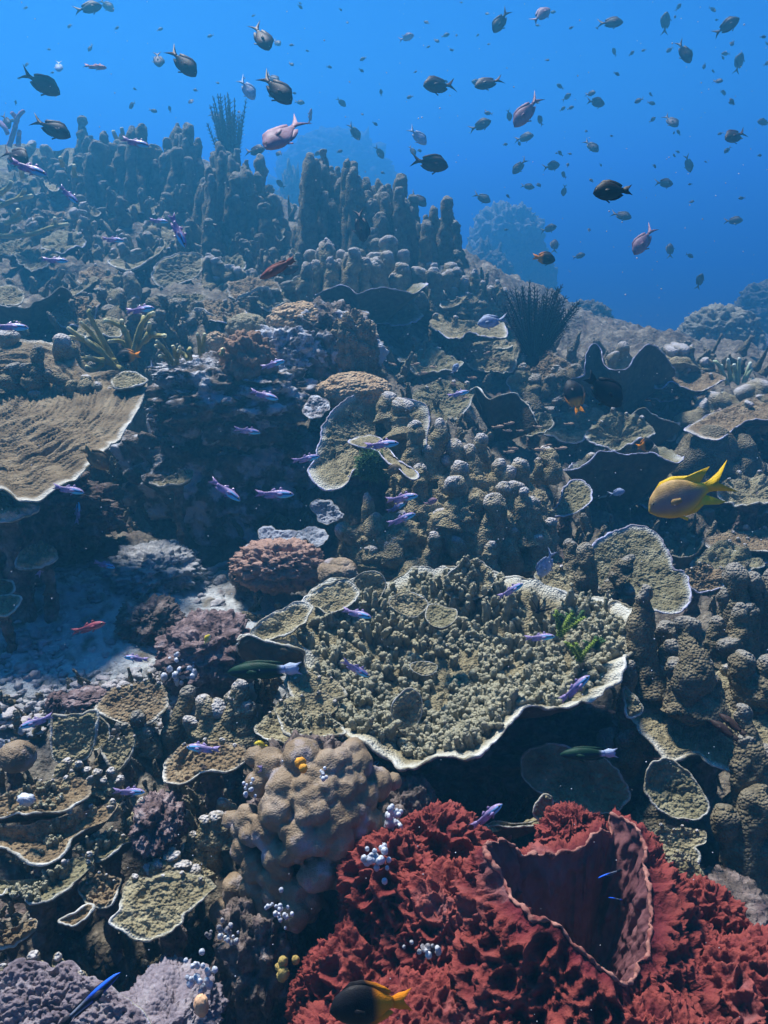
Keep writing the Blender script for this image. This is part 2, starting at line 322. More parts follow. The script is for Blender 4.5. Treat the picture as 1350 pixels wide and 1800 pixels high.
def plate(label, o, c, d, tilt=10, roll=0, dish=.03, thick=.010, rim=.0035, wob=.006, ruff=.010, mat_='plate', rimm='rim', ridge=0, bump=.004, N=220, R=46,
          group=None, st=True, stm='rock', white=.05, name='plate_coral', cat='coral', sr=None, root=None, part='plate', knobs=0, knobh=.02, seed=0, back=None, backm='column', openb=False):
    """o: outline in photo pixels, laid on a plane through pixel c at depth d (the plane leans to the camera by tilt and sideways by roll), or three numbers each (pixel, depth)."""
    C = P(*c, d)
    if len(o[0]) == 2:
        t, r = radians(tilt), radians(roll)
        n = np.array([sin(r), -sin(t)*cos(r), cos(t)*cos(r)]); n /= np.linalg.norm(n)
        O = []
        for x, y in o:
            v = ray(x, y); k = ((C - CAM) @ n)/(v @ n)
            k = np.clip(k, d*.55, d*1.7); O.append(CAM + v*k)
        O = np.array(O)
    else:
        O = np.array([P(*q) for q in o]); n = np.zeros(3); a = O - O.mean(0)
        for k in range(len(a)): n += np.cross(a[k], a[(k+1) % len(a)])
        n /= np.linalg.norm(n)
        if n[2] < 0: n = -n
    O = respace(spline(O, 600), N)
    a = O - O.mean(0)
    if (np.cross(a, np.roll(a, -1, 0)) @ n).sum() < 0: O = O[::-1]
    size = np.linalg.norm(a, axis=1).mean(); ph = seed*3.7 + O.mean()*5
    rad = O - C; rl = np.linalg.norm(rad, axis=1)[:, None]
    O = O + rad/rl*(wob*fbm(O*28 + ph, 3))[:, None] + n*(ruff*fbm(O*9 + ph, 3))[:, None]
    s = np.linspace(0, 1, R)**.9; s[0] = .004
    V = C + (O - C)[None]*s[:, None, None]
    V = V.reshape(-1, 3); ss = np.repeat(s, N)
    V = V + n*(-dish*(1 - ss**2))[:, None]*(0 if len(o[0]) == 3 else 1) + n*(dish*(ss**2 - ss)*2)[:, None]*(1 if len(o[0]) == 3 else 0)
    q = V*1.0 + ph
    h = bump*(.9*fbm(q*22, 3) + 1.1*(knob(q*60) - .3) + 1.0*knob(q*130)) + .35*ruff*fbm(q*7, 2)
    if ridge:                                              # growth ridges that run round the plate
        rr = np.linalg.norm(V - C, axis=1); aa = np.tile(np.arange(N)*2*pi/N, R); w_ = np.stack([rr*62 + .7*fbm(q*4, 2), np.cos(aa)*rr*5, np.sin(aa)*rr*5], 1)
        h = h + ridge*((1 - np.abs(perlin(w_))*2.2) - .4 + .7*fbm(w_*2.1 + 7, 2))
    h = h*np.clip((1 - ss)*6, .15, 1)
    top = V + n*h[:, None]
    th = thick*(1 + 2.2*(1 - ss)) 
    bot = V - n*(th*np.clip((1 - ss)*8, .3, 1))[:, None] + n*(.5*bump*fbm(q*20 + 8, 3))[:, None]
    hv = np.array([FWD[0], FWD[1], 0])/cos(PITCH); bk = (O - C) @ hv; fr = .12 + .88*sm(-.35, .25, -bk/size) if st and not openb else np.ones(N)   # the back of the plate grows into the reef and has no free edge
    tipa = sm(1 - white*2.2, 1.0, ss + .02*fbm(q*30, 2))*.8*np.tile(fr, R)
    if root is None:
        root = empty(name, [C[0], C[1], max(gz(C[:2])[0], C[2] - .6)])
        tag(root, label, cat, group)
    mb = MB(); mb.add(top, gridq(R, N)[:, ::-1], tip=tipa)
    mk(part, mb.V[0], [gridq(R, N), np.stack([np.full(N, len(top) - 0), (np.arange(N) + 1) % N, np.arange(N)], 1)[:, [1, 2, 0]]] if 0 else [gridq(R, N)[:, ::-1][:, ::-1]], M[mat_], root, {'tip': tipa})
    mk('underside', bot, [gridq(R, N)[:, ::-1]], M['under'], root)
    # rim: a bead of new growth round the edge
    e = (top.reshape(R, N, 3)[-1] + bot.reshape(R, N, 3)[-1])/2
    V2, Q2, T2 = tube(e, fr*(.45*rim*np.clip(1 + .8*fbm(e*60 + ph, 2) + .9*fbm(e*11 + ph, 2), .15, 2.2) + .25*np.linalg.norm(top.reshape(R, N, 3)[-1] - bot.reshape(R, N, 3)[-1], axis=1)), 8, closed=True)
    mk('rim', V2, [Q2], M[rimm], root)
    if st:
        r = sr or size*.22
        rs_ = min(r, .42*size); stalk(root, C - n*(dish + thick) + np.array([hv[0], hv[1], 0])*.25*size, rs_*.95, rs_*.55, M[stm])
        ib = np.nonzero(bk > .45*size)[0]
        for k in range((0 if openb else 4) if back is None else back):
            if not len(ib): break
            i = ib[int(len(ib)*(k + .5)/4 + RNG.randint(-2, 3)) % len(ib)]; w = size*RNG.uniform(.10, .17)
            q0 = C + (O[i] - C)*RNG.uniform(.80, 1.05)
            column(root, q0 - np.array([0, 0, 1.6*w]), q0 + np.array([RNG.normal()*.3*w, RNG.normal()*.3*w, w*RNG.uniform(.2, 1.3)]), w*.75, backm, 18, 18, name='stump')
    if knobs:
        tp = top.reshape(R, N, 3); ic = 0; cs = .5
        for k in range(min(knobs, 90)):
            if k % 6 == 0: ic = RNG.randint(N); cs = RNG.uniform(.1, .85)
            i = (ic + int(RNG.normal()*N*.05)) % N; f = np.clip(cs + RNG.normal()*.10, .03, .93); j = min(int(np.searchsorted(s, f)), R - 1)
            mb = MB(); finger(mb, tp[j, i] - n*.002, n*.4 + np.array([0, 0, .6]) + .18*RNG.normal(size=3), knobh*RNG.uniform(.5, 1.5), knobh*RNG.uniform(.26, .40))
            mb.build('branch', M['nub'], root)
    return root, (top.reshape(R, N, 3), n)
def finger(mb, p, dr, h, r, sub=1):                        # a short knobbly branch: a lumpy tapered stem with buds
    dr = dr/np.linalg.norm(dr); iv, it = ICO[1]; n = 6; t = np.linspace(0, 1, n); sw = r*.5*RNG.normal(size=3)
    pa = p - dr*r*.5 + dr*(h + r*.5)*t[:, None] + sw*(t**2)[:, None]
    rad = r*(1.05 - .35*t)*RNG.uniform(.82, 1.22, n); rad[-1] *= .6
    V, Q, T = tube(pa, rad, 7); V = V + r*.16*RNG.normal(size=V.shape)
    mb.add(V, Q, T, tip=np.append(np.repeat(np.clip(t - .45, 0, 1)*1.2, 7), [0, .9]))
    for k in range(RNG.randint(2, 6)):
        f = RNG.uniform(.35, 1.05); a = RNG.rand()*6.28; rr = r*RNG.uniform(.38, .62); c = p + dr*h*f + sw*f*f + np.array([cos(a), sin(a), .3])*r*.75*(1.1 - .4*f)
        mb.add(c + iv*rr*(1 + .12*RNG.normal(size=(len(iv), 1))), None, it, tip=np.clip(f - .35 + .5*iv[:, 2], 0, 1)*.8)
def spike(mb, p, dr, h, r):                                # a tapered coral finger
    dr = dr/np.linalg.norm(dr); n = 7; t = np.linspace(0, 1, n); sw = r*.9*RNG.normal(size=3)
    V, Q, T = tube(p - dr*r + dr*(h + r)*t[:, None] + sw*(t**2)[:, None], r*(1.15 - .75*t)*RNG.uniform(.8, 1.25, n), 7); V = V + r*.15*RNG.normal(size=V.shape)
    mb.add(V, Q, T, tip=np.append(np.repeat(np.clip(t - .6, 0, 1), 7), [0, .5]))
def column(root, base, tip, r, m='column', nz=26, nt=22, lump=.22, tipc=1.0, taper=.45, name='column', kn=1.0):
    ax = tip - base; L = np.linalg.norm(ax); 
    t = np.concatenate([np.linspace(0, .86, nz - 7), .86 + .14*np.sin(np.linspace(0, pi/2, 8)[1:])])
    p = base + ax*t[:, None] + (r*.45*np.sin(t*pi*1.6 + RNG.rand()*6)[:, None])*np.array([*RNG.normal(size=2), 0])*.6
    cap = min(.14, 1.0*r/L); prof = r*(1 - taper*t)*(1 + .13*np.sin(t*RNG.uniform(7, 14) + RNG.rand()*6))
    end = np.sqrt(np.clip(1 - ((t - (1 - .14))/.14).clip(0, 1)**2, .0, 1)); prof = prof*np.maximum(end, .02) + .35*r*(1 - t)**5
    V, Q, T = tube(p, prof, nt)
    c = np.repeat(p, nt, 0); c = np.vstack([c, p[0], p[-1]]); dv = V - c; dl = np.linalg.norm(dv, axis=1)[:, None] + 1e-9
    o3 = RNG.rand(3)*50
    h = lump*r*(1.1*fbm(V/r*.55 + o3, 2)) + kn*r*(.26*(knob(V/r*1.5 + o3) - .35) + .10*knob(V/r*3.6 + o3))
    u = dv/dl*.85 + ax/L*.25*np.append(np.repeat(sm(.75, 1, t), nt), [0, 1])[:, None]
    V = V + u*h[:, None]
    tt = np.append(np.repeat(t, nt), [0, 1])
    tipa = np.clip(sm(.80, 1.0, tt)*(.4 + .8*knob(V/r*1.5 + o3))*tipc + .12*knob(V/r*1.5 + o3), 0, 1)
    return mk(name, V, [Q, T], M[m], root, {'tip': tipa})
def blob(name, c, rx, ry, rz, m, root=None, sub=5, lob=.3, lf=2.2, rough_=.10, seed=0, attr=None, flat=0, fine=.02, ridged=0):
    iv, it = ICO[sub]; o3 = np.array([seed*7.1 + 3, seed*2.3, 1.7])
    h = lob*(knob(iv*lf + o3) - .4) + rough_*fbm(iv*lf*1.7 + o3, 4) + fine*fbm(iv*lf*9 + o3, 3) + fine*1.2*knob(iv*lf*6 + o3)
    V = iv*(1 + h)[:, None]
    if flat: V[:, 2] = np.where(V[:, 2] < -flat, -flat + (V[:, 2] + flat)*.2, V[:, 2])
    V = V*np.array([rx, ry, rz]) + c
    return mk(name, V, [it], M[m] if isinstance(m, str) else m, root, {'tip': np.clip(.9*knob(iv*lf*6 + o3)*(iv[:, 2] > -.2), 0, 1)*(.6 if attr else .15)})
def rock(label, x, y, d, w, h, depth, m='rock', name='rock', cat='rock', group=None, **k):
    c = P(x, y, d); s = pxm(d)
    o = blob(name, c, w*s/2, depth, h*s/2, m, **k); tag(o, label, cat, group); return o
def tree_branch(mb, a, b, r0, r1, n=7, tipf=1.0):
    p = fall(a, b, n, 0, 0, .05); t = np.linspace(0, 1, n)
    rad = r0 + (r1 - r0)*t; rad[-1] *= .55; p[-2] = p[-1]*.75 + p[-3]*.25
    V, Q, T = tube(p, rad, 9); V = V + .0016*np.stack([perlin(V*120), perlin(V*120 + 5), perlin(V*120 + 9)], 1)
    tt = np.append(np.repeat(t, 9), [0, 1])
    mb.add(V, Q, T, tip=sm(.75, 1, tt)*tipf)
def feather_star(label, x, y, d, hp, spread, n=40, m='black', seed=0, lean=0, name='feather_star', group=None, curl=.25, pin=.012, arcs=(-70, 70)):
    rs = np.random.RandomState(seed); b = P(x, y, d); s = pxm(d); root = empty(name, b); tag(root, label, 'feather star', group)
    blob('body', b, hp*s*.09, hp*s*.09, hp*s*.08, m, root, 2)
    for k in range(n):
        a = radians(rs.uniform(*arcs)) + radians(lean); el = rs.uniform(-.7, .7); L = hp*s*rs.uniform(.7, 1.05)*(1 if abs(a) < .9 else .85)
        u = RT*sin(a)*spread + np.array([0, 0, 1.])*cos(a) + np.array([0, 1., 0])*el
        u /= np.linalg.norm(u); t = np.linspace(0, 1, 22)[:, None]; side = np.cross(u, FWD); side /= np.linalg.norm(side)
        p = b + u*L*t + (side*rs.normal()*curl*.4 + np.array([0, 0, 1.])*.12)*L*t**2.5
        mb = MB(); V, Q, T = tube(p, (.0035*(1 - .7*t[:, 0]))*hp*s/.18, 5); mb.add(V, Q, T)
        tg = np.gradient(p, axis=0); tg /= np.linalg.norm(tg, axis=1)[:, None]
        w1 = np.cross(tg, rs.normal(size=3)); w1 /= np.linalg.norm(w1, axis=1)[:, None]
        for i in range(3, 21):
            for sg in (1, -1):
                q0 = p[i]; ln = pin*hp*s/.18*(1.15 - .6*i/21)
                q1 = q0 + (w1[i]*sg*.8 + tg[i]*.7)*ln; V, Q, T = tube(np.array([q0, (q0 + q1)/2, q1]), [.0011*hp*s/.18]*2 + [.0005], 3); mb.add(V, Q, T)
        mb.build('arm', M[m], root)
    return root
def balls(label, x, y, d, w, h, n, r, m='ball', name='tunicate_cluster', cat='tunicates', group=None, seed=0, parts=True):
    rs = np.random.RandomState(seed); s = pxm(d); c = P(x, y, d); iv, it = ICO[2]; root = empty(name, c); tag(root, label, cat, group)
    for k in range(n):
        q = c + RT*rs.normal()*w*s*.3 + UP*rs.normal()*h*s*.3 - FWD*rs.uniform(-.01, .012); rr = r*s*rs.uniform(.6, 1.2)
        mk('bulb', q + iv*rr*np.array([1, 1, 1.25])*(1 + .05*rs.normal(size=(len(iv), 1))), [it], M[m], root)
    return root
# ------------------------------------------------------------------ plate corals of the photograph
def PL(*a, **k): return plate(*a, **k)
# the big nubbly table in the middle
big, (bt, bn) = plate('large pale table coral crowded with nubbly branches and edged white, behind the red sponge',
  [(420,1126),(440,1112),(466,1100),(492,1082),(510,1064),(534,1054),(552,1034),(578,1026),(612,1014),(640,1008),(664,1012),(700,1014),(745,1004),(800,994),(860,1004),(905,1020),(950,1028),(1000,1040),(1045,1050),(1078,1062),(1108,1080),(1122,1108),(1131,1130),(1108,1142),(1098,1160),(1092,1192),(1062,1212),(1010,1238),(985,1246),(945,1242),(905,1262),(880,1290),(850,1316),(815,1332),(770,1330),(735,1344),(705,1350),(690,1330),(655,1322),(622,1308),(606,1288),(560,1262),(512,1232),(506,1200),(528,1168),(532,1142),(480,1134)],
  (790,1165), 2.02, tilt=8, roll=-2, dish=.085, thick=.016, rim=.0045, ruff=.030, back=0, N=420, R=80, bump=.006, white=.06, sr=.07, seed=1, openb=True)
bR, bN = bt.shape[:2]
def big_clusters():
    k = 0; cl = []
    for _ in range(620):
        j = int(bR*math.sqrt(RNG.uniform(.004, .74))); i = RNG.randint(bN)
        p = bt[min(j, bR - 1), i]
        # nubs crowd the middle, the front and the right; the left wing stays nearly bare
        if p[0] < -.20 and RNG.rand() < .93: continue
        cl.append((j, i, p))
    left = MB(); top100 = 0
    for j, i, p in cl[:215]:
        big_one = RNG.rand() < .4
        for q in range(RNG.randint(7, 14)):
            i2 = (i + int(RNG.normal()*9)) % bN; j2 = int(np.clip(j + RNG.normal()*4, 0, int(bR*.90)))
            v = bt[j2, i2]
            if v[0] < -.17 and RNG.rand() < .85: continue
            h = RNG.uniform(.008, .022)*(1.8 if big_one else 1)*(1.7 if v[1] > 1.95 and v[0] > -.05 else 1)
            one = big_one and q < 3 and top100 < 100
            mb = MB() if one else left
            finger(mb, v - bn*.003, bn*.35 + np.array([0, 0, .65]) + .2*RNG.normal(size=3), h*(1.25 if one else 1), RNG.uniform(.0072, .0118))
            if one: mb.build('branch', M['nub'], big); top100 += 1
    o = left.build('branches', M['nub'], big); o['kind'] = 'stuff'
big_clusters()
# upright leaves growing out of the table (parts of it)
def leaf(o, c, d, **k):
    k.setdefault('N', 120); k.setdefault('R', 22); k.setdefault('rim', .0016); k.setdefault('white', .02); k.setdefault('bump', .003); k.setdefault('thick', .006); plate('', o, c, d, root=big, st=False, part='leaf', **k)
leaf([(618,1062),(622,1020),(640,1006),(664,1006),(678,1026),(664,1058),(640,1066)], (644,1040), 2.28, tilt=55, dish=.01, wob=.002, ruff=.004)
leaf([(683,1058),(700,1044),(725,1042),(745,1052),(752,1066),(730,1085),(712,1082),(695,1074)], (720,1066), 2.13, tilt=40, dish=.008, wob=.002, ruff=.005)
leaf([(752,1066),(765,1062),(785,1068),(803,1072),(800,1090),(780,1104),(758,1100),(748,1085)], (776,1092), 2.07, tilt=18, dish=.008, wob=.002, ruff=.006, mat_='plate_olive')
leaf([(688,1246),(706,1218),(722,1211),(738,1222),(742,1240),(735,1270),(716,1290),(700,1280)], (716,1260), 1.84, tilt=60, dish=.008, wob=.002, ruff=.004)
leaf([(722,1168),(745,1163),(767,1170),(764,1182),(745,1188),(728,1180)], (746,1176), 1.97, tilt=24, dish=.006, wob=.002, ruff=.004)
leaf([(905,1030),(935,1022),(970,1035),(1010,1042),(1062,1046),(1076,1060),(1040,1078),(990,1075),(940,1062),(912,1050)], (985,1062), 2.30, tilt=14, dish=.02, ruff=.012, knobs=70, knobh=.02)
leaf([(780,1030),(800,995),(830,985),(858,995),(868,1018),(850,1045),(815,1052)], (822,1022), 2.26, tilt=42, dish=.02, ruff=.01, knobs=60, knobh=.022)
# its two front-left tiers
PL('small oval tier with thick white edge at the lower left of the large table coral',
  [(485,1246),(500,1230),(530,1222),(565,1220),(590,1232),(592,1246),(584,1258),(604,1278),(600,1288),(560,1292),(520,1292),(500,1284),(490,1268)], (542,1264), 1.80, tilt=14, dish=.02, rim=.005, N=220, R=34, knobs=60, knobh=.012, sr=.05, seed=2)
PL('low pale plate peeping out under the oval tier, left of it', [(448,1282),(462,1262),(482,1248),(515,1240),(560,1262),(575,1296),(548,1312),(500,1306),(462,1296)], (512,1284), 1.86, tilt=14, dish=.015, N=200, R=30, sr=.05, seed=3)
PL('pale tongue of table coral above the oval tier', [(505,1206),(514,1190),(540,1186),(585,1196),(610,1220),(575,1232),(520,1232)], (556,1214), 1.92, tilt=16, dish=.012, N=160, R=26, sr=.05, seed=4)
PL('folded down flap hanging at the far left tip of the large table coral',
  [(420,1126,1.98),(440,1118,1.97),(480,1132,1.95),(530,1142,1.93),(532,1168,1.99),(505,1180,2.03),(450,1166,2.03),(420,1146,2.02)], (476,1150), 1.99, dish=-.01, N=160, R=24, st=False, mat_='plate_olive', seed=5)
# large ridged plate on the left
PL('very large brown plate coral with fine concentric ridges, filling the left edge',
  [(-260,640),(-120,600),(0,600),(70,604),(120,622),(150,650),(196,652),(240,656),(258,672),(252,694),(236,726),(208,768),(172,806),(130,842),(84,868),(40,880),(0,864),(-90,858),(-220,820),(-320,740)],
  (-20,700), 2.62, tilt=17, roll=0, dish=.03, thick=.014, ridge=.0085, bump=.0016, N=460, R=130, mat_='plate_ridge', rim=.003, wob=.002, ruff=.018, sr=.16, white=.02, seed=6)
PL('smooth brown plate lying on the top left of the large ridged plate', [(-30,606),(0,600),(60,600),(108,612),(126,640),(105,662),(60,672),(0,668),(-40,650)], (44,640), 2.86, tilt=22, dish=.012, mat_='plate_brown', N=180, R=30, st=False, seed=7)
PL('pale cream ruffled leaf of coral on the right shoulder of the ridged plate', [(196,664),(214,652),(240,654),(256,666),(246,676),(222,682),(200,680)], (224,668), 2.66, tilt=24, dish=.01, ruff=.01, N=120, R=20, st=False, seed=8, mat_='plate')
# middle
PL('tan plate coral with scalloped lilac edge standing left of the knobbly colony',
  [(574,736,2.86),(596,712,2.9),(616,698,2.94),(648,692,2.98),(700,700,3.0),(750,720,3.0),(745,790,2.92),(700,830,2.86),(640,832,2.8),(622,826,2.77),(612,846,2.72),(594,858,2.70),(572,862,2.68),(552,848,2.69),(542,826,2.72),(556,802,2.76),(562,772,2.8)], (655,770), 2.92, dish=.03, rimm='rim_lilac', N=260, R=46, white=.07, mat_='plate', sr=.09, seed=9, openb=True)
PL('thin lilac-edged leaf of coral jutting out beside the green turf', [(612,778),(640,768),(668,770),(700,808),(735,834),(720,840),(690,818),(660,788),(630,786)], (668,786), 2.72, tilt=5, dish=.01, rimm='rim_lilac', N=120, R=20, st=False, seed=10)
PL('round dusky bright-edged leaf at the right end of the knobbly colony', [(965,905),(985,880),(990,858),(1010,842),(1030,848),(1041,866),(1036,884),(1018,898),(985,906)], (1000,880), 3.0, tilt=30, dish=.02, N=180, R=30, mat_='plate_olive', rimm='rim_lilac', seed=11, openb=True, sr=.05)
PL('long dark-faced cup coral with shining wavy rim, above the yellow fish',
  [(992,825,3.25),(1018,822,3.22),(1036,812,3.2),(1050,796,3.2),(1078,794,3.2),(1102,800,3.2),(1128,794,3.2),(1150,796,3.2),(1172,806,3.18),(1190,812,3.2),(1201,806,3.28),(1186,796,3.42),(1160,786,3.5),(1100,790,3.6),(1040,802,3.55)], (1080,900), 3.45, dish=.0, N=300, R=40, mat_='plate_olive', rimm='rim_lilac', sr=.14, seed=12)
PL('big rounded plate coral edged glowing blue, behind the large table right end',
  [(1000,1012),(1030,970),(1060,944),(1090,930),(1116,922),(1136,928),(1156,942),(1170,962),(1182,984),(1184,1000),(1202,1006),(1212,1026),(1214,1050),(1206,1070),(1186,1078),(1150,1074),(1100,1080),(1040,1070)], (1110,1010), 2.62, tilt=32, dish=.03, rimm='rim_lilac', rim=.005, N=280, R=50, mat_='plate_olive', white=.05, sr=.10, seed=13, openb=True)
PL('flat pale plate among columns, directly behind the table edge', [(955,990),(975,992),(1010,1006),(1026,1030),(1000,1044),(960,1034),(940,1012)], (984,1018), 2.48, tilt=26, dish=.01, N=140, R=24, seed=14, mat_='plate', sr=.05)
# right
PL('upright frilled plate coral with two tall crests, behind the large black fish',
  [(1002,668,3.9),(1026,660,3.86),(1028,640,3.86),(1030,622,3.88),(1044,604,3.9),(1056,614,3.9),(1062,640,3.86),(1082,650,3.82),(1104,646,3.82),(1118,624,3.84),(1138,604,3.88),(1160,614,3.94),(1180,640,4.0),(1186,660,4.1),(1150,672,4.3),(1080,676,4.35),(1020,676,4.2)], (1092,720), 4.1, dish=.0, N=320, R=40, mat_='plate_olive', rimm='rim_lilac', sr=.16, seed=15, ruff=.006)
PL('flat tan plate with pointed right tip, right of the two-crested coral', [(1150,678),(1175,662),(1205,652),(1230,652),(1258,656),(1276,662),(1262,674),(1236,686),(1205,684),(1180,672),(1162,682)], (1212,668), 4.1, tilt=10, dish=.03, N=200, R=30, mat_='plate_brown', rimm='rim_lilac', seed=16, sr=.10)
PL('broad brown plate with drooping bright rim at the right edge', [(1204,756),(1222,764),(1258,774),(1276,766),(1296,750),(1318,738),(1350,738),(1420,740),(1440,710),(1380,690),(1320,700),(1260,722),(1225,740)], (1310,725), 3.7, tilt=8, dish=.02, N=240, R=36, mat_='plate_brown', rimm='rim_lilac', seed=17, sr=.14)
PL('dark plate seen from below with lit left edge, under the two-crested coral', [(1084,742,3.7),(1108,730,3.7),(1130,716,3.7),(1150,730,3.72),(1176,740,3.8),(1200,752,3.9),(1160,744,4.0),(1110,742,4.0)], (1130,790), 3.85, dish=0, N=180, R=30, mat_='plate_olive', seed=18, sr=.1)
PL('ragged dark cup coral between the yellow fish and the craggy columns', [(1166,950),(1180,940),(1210,936),(1238,942),(1232,964),(1200,980),(1176,972)], (1204,972), 3.1, tilt=-4, dish=.05, N=160, R=26, mat_='plate_olive', seed=19, sr=.1)
PL('long sunlit tan ledge plate at the right edge', [(1236,944),(1280,936),(1320,934),(1370,930),(1420,950),(1400,972),(1340,970),(1290,968),(1250,962)], (1320,952), 3.2, tilt=6, dish=.012, N=180, R=28, mat_='plate_brown', seed=20, sr=.14)
PL('peaked dark-faced plate with bright right shoulder, in the middle behind the knobbly colony',
  [(826,690,3.5),(838,680,3.48),(850,690,3.44),(862,702,3.4),(884,694,3.4),(904,690,3.42),(922,704,3.4),(938,730,3.36),(946,752,3.36),(930,742,3.52),(900,712,3.7),(860,706,3.75)], (880,770), 3.55, dish=0, N=200, R=36, mat_='plate', rim=.004, seed=21, sr=.12, ruff=.005)
PL('dusky sloping plate left of the peaked plate', [(722,700),(740,680),(780,668),(815,672),(832,690),(824,716),(795,740),(760,742),(732,726)], (780,706), 3.45, tilt=34, dish=.015, N=180, R=30, mat_='plate_olive', seed=22, sr=.1)
PL('dark arched plate with thin white rim over the black cave in the middle',
  [(554,520,4.0),(575,508,3.95),(598,500,3.92),(616,506,3.9),(628,516,3.88),(650,508,3.9),(678,506,3.92),(705,510,3.95),(728,516,3.98),(746,504,4.05),(748,498,4.2),(700,500,4.4),(640,498,4.4),(590,498,4.3)], (640,585), 4.3, dish=0, N=280, R=40, mat_='plate_olive', rimm='rim_lilac', seed=23, sr=.2, ruff=.004)
PL('wavy pale cup plate with drooping rim, left of the black feather star', [(756,566),(764,556),(776,548),(790,560),(812,566),(846,562),(880,566),(892,588),(872,594),(852,596),(838,586),(818,586),(806,596),(786,590),(768,580)], (815,574), 4.2, tilt=12, dish=.03, ruff=.025, N=220, R=34, mat_='plate', rimm='rim_lilac', seed=24, sr=.1)
PL('upright tan plate with bright left edge, just left of the arched plate', [(478,522),(500,504),(520,486),(545,476),(562,490),(566,515),(548,540),(520,548),(494,540)], (528,515), 4.2, tilt=48, dish=.015, N=160, R=28, mat_='plate', seed=25, openb=True, sr=.08)
PL('thin pale curved leaf on the right side of the back slope', [(775,530),(795,528),(818,520),(812,530),(792,540),(776,540)], (796,533), 4.35, tilt=12, dish=.02, N=100, R=18, seed=26, sr=.05)
# back slope, left
PL('crescent plate with brilliant white rim on the back slope', [(190,462),(205,452),(240,446),(262,440),(280,424),(290,424),(285,440),(262,458),(236,470),(215,474)], (236,452), 4.5, tilt=18, roll=-6, dish=.04, rim=.008, N=180, R=28, seed=27, sr=.1, mat_='plate')
PL('round tan plate with pale rim leaning on the back slope, right of the crescent plate', [(268,492),(274,466),(295,452),(330,444),(352,448),(357,468),(345,488),(318,498),(290,508)], (314,476), 4.3, tilt=46, dish=.01, N=180, R=30, seed=28, openb=True, sr=.1, mat_='plate', rim=.005)
PL('dark hooded plate with thin bright left edge at the far left', [(-40,536,3.6),(0,536,3.55),(48,540,3.5),(60,532,3.5),(85,522,3.5),(108,504,3.52),(125,516,3.56),(134,536,3.7),(90,540,3.95),(0,538,4.0)], (50,610), 3.85, dish=0, N=240, R=36, seed=29, mat_='plate_olive', sr=.2, ruff=.006)
PL('small rounded tan plate at the left edge above the dark hooded plate', [(-20,512),(0,504),(28,504),(42,520),(30,534),(0,536),(-20,530)], (10,522), 3.8, tilt=30, dish=.01, N=120, R=20, seed=30, st=False)
PL('curled pale leaf right of the dark hooded plate', [(120,512),(140,502),(160,488),(173,490),(160,502),(142,512),(128,518)], (146,503), 4.1, tilt=16, dish=.02, N=110, R=18, seed=31, sr=.06)
PL('broad dusky plate with wavy top edge along the left skyline', [(-60,258),(0,256),(40,252),(70,262),(95,266),(120,260),(144,268),(130,286),(90,300),(40,306),(-20,302)], (50,282), 6.2, tilt=16, dish=.08, N=200, R=30, seed=32, mat_='plate_olive', sr=.15)
PL('small white-rimmed leaf on the left of the back slope', [(76,318),(90,322),(105,326),(100,334),(86,332)], (91,327), 5.6, tilt=10, dish=.02, N=80, R=14, seed=33, sr=.05)
PL('pointed pale leaf catching the light on the back slope', [(147,358),(160,362),(176,372),(170,380),(156,374)], (162,370), 5.2, tilt=30, dish=.02, N=80, R=14, seed=34, sr=.05)
PL('dark plate with a white lip under the left feather star', [(352,372),(368,366),(382,358),(400,352),(424,350),(420,364),(395,380),(365,382)], (388,372), 5.8, tilt=6, dish=.04, N=140, R=22, seed=35, sr=.08)
PL('rounded pale leaf among the back columns', [(549,410),(552,396),(565,392),(577,400),(578,416),(565,424),(553,420)], (564,408), 4.9, tilt=55, dish=.01, N=90, R=16, seed=36, openb=True, sr=.05)
PL('crumpled pale leaf left of the rounded leaf', [(510,446),(522,434),(535,424),(548,420),(545,430),(530,442),(518,452)], (528,438), 4.8, tilt=20, dish=.03, ruff=.03, N=100, R=18, seed=37, sr=.05)
# cave
PL('small curled tan leaf with pale rim inside the dark hollow', [(265,846),(282,850),(290,838),(308,832),(325,824),(338,828),(334,842),(318,850),(300,850),(285,856),(272,852)], (308,842), 2.85, tilt=24, dish=.01, N=120, R=20, seed=38, sr=.02)
# left edge, knobbly
PL('cream knobbly coral shelf at the left edge, topmost of the stack', [(-60,850),(0,852),(22,868),(34,886),(62,888),(66,896),(50,906),(20,916),(-10,920),(-60,912)], (0,888), 2.3, tilt=22, dish=.0, bump=.014, N=180, R=36, seed=39, white=.12, sr=.08)
PL('cream knobbly coral shelf at the left edge, second of the stack', [(40,968),(62,960),(95,962),(101,974),(90,990),(62,1000),(30,996)], (64,980), 2.35, tilt=20, dish=.0, bump=.012, N=140, R=28, seed=40, sr=.05)
PL('pale fan plate at the left edge, lowest of the stack', [(-30,1048),(0,1046),(24,1046),(40,1050),(32,1064),(10,1078),(-30,1080)], (0,1062), 2.25, tilt=26, dish=.01, N=120, R=20, seed=41, openb=True, sr=.06)
PL('dull brown leaf at the left edge above the pale fan plate', [(-30,1022),(0,1020),(24,1024),(26,1036),(10,1046),(-30,1048)], (0,1034), 2.3, tilt=30, dish=.01, N=120, R=20, seed=42, mat_='plate_brown', st=False)
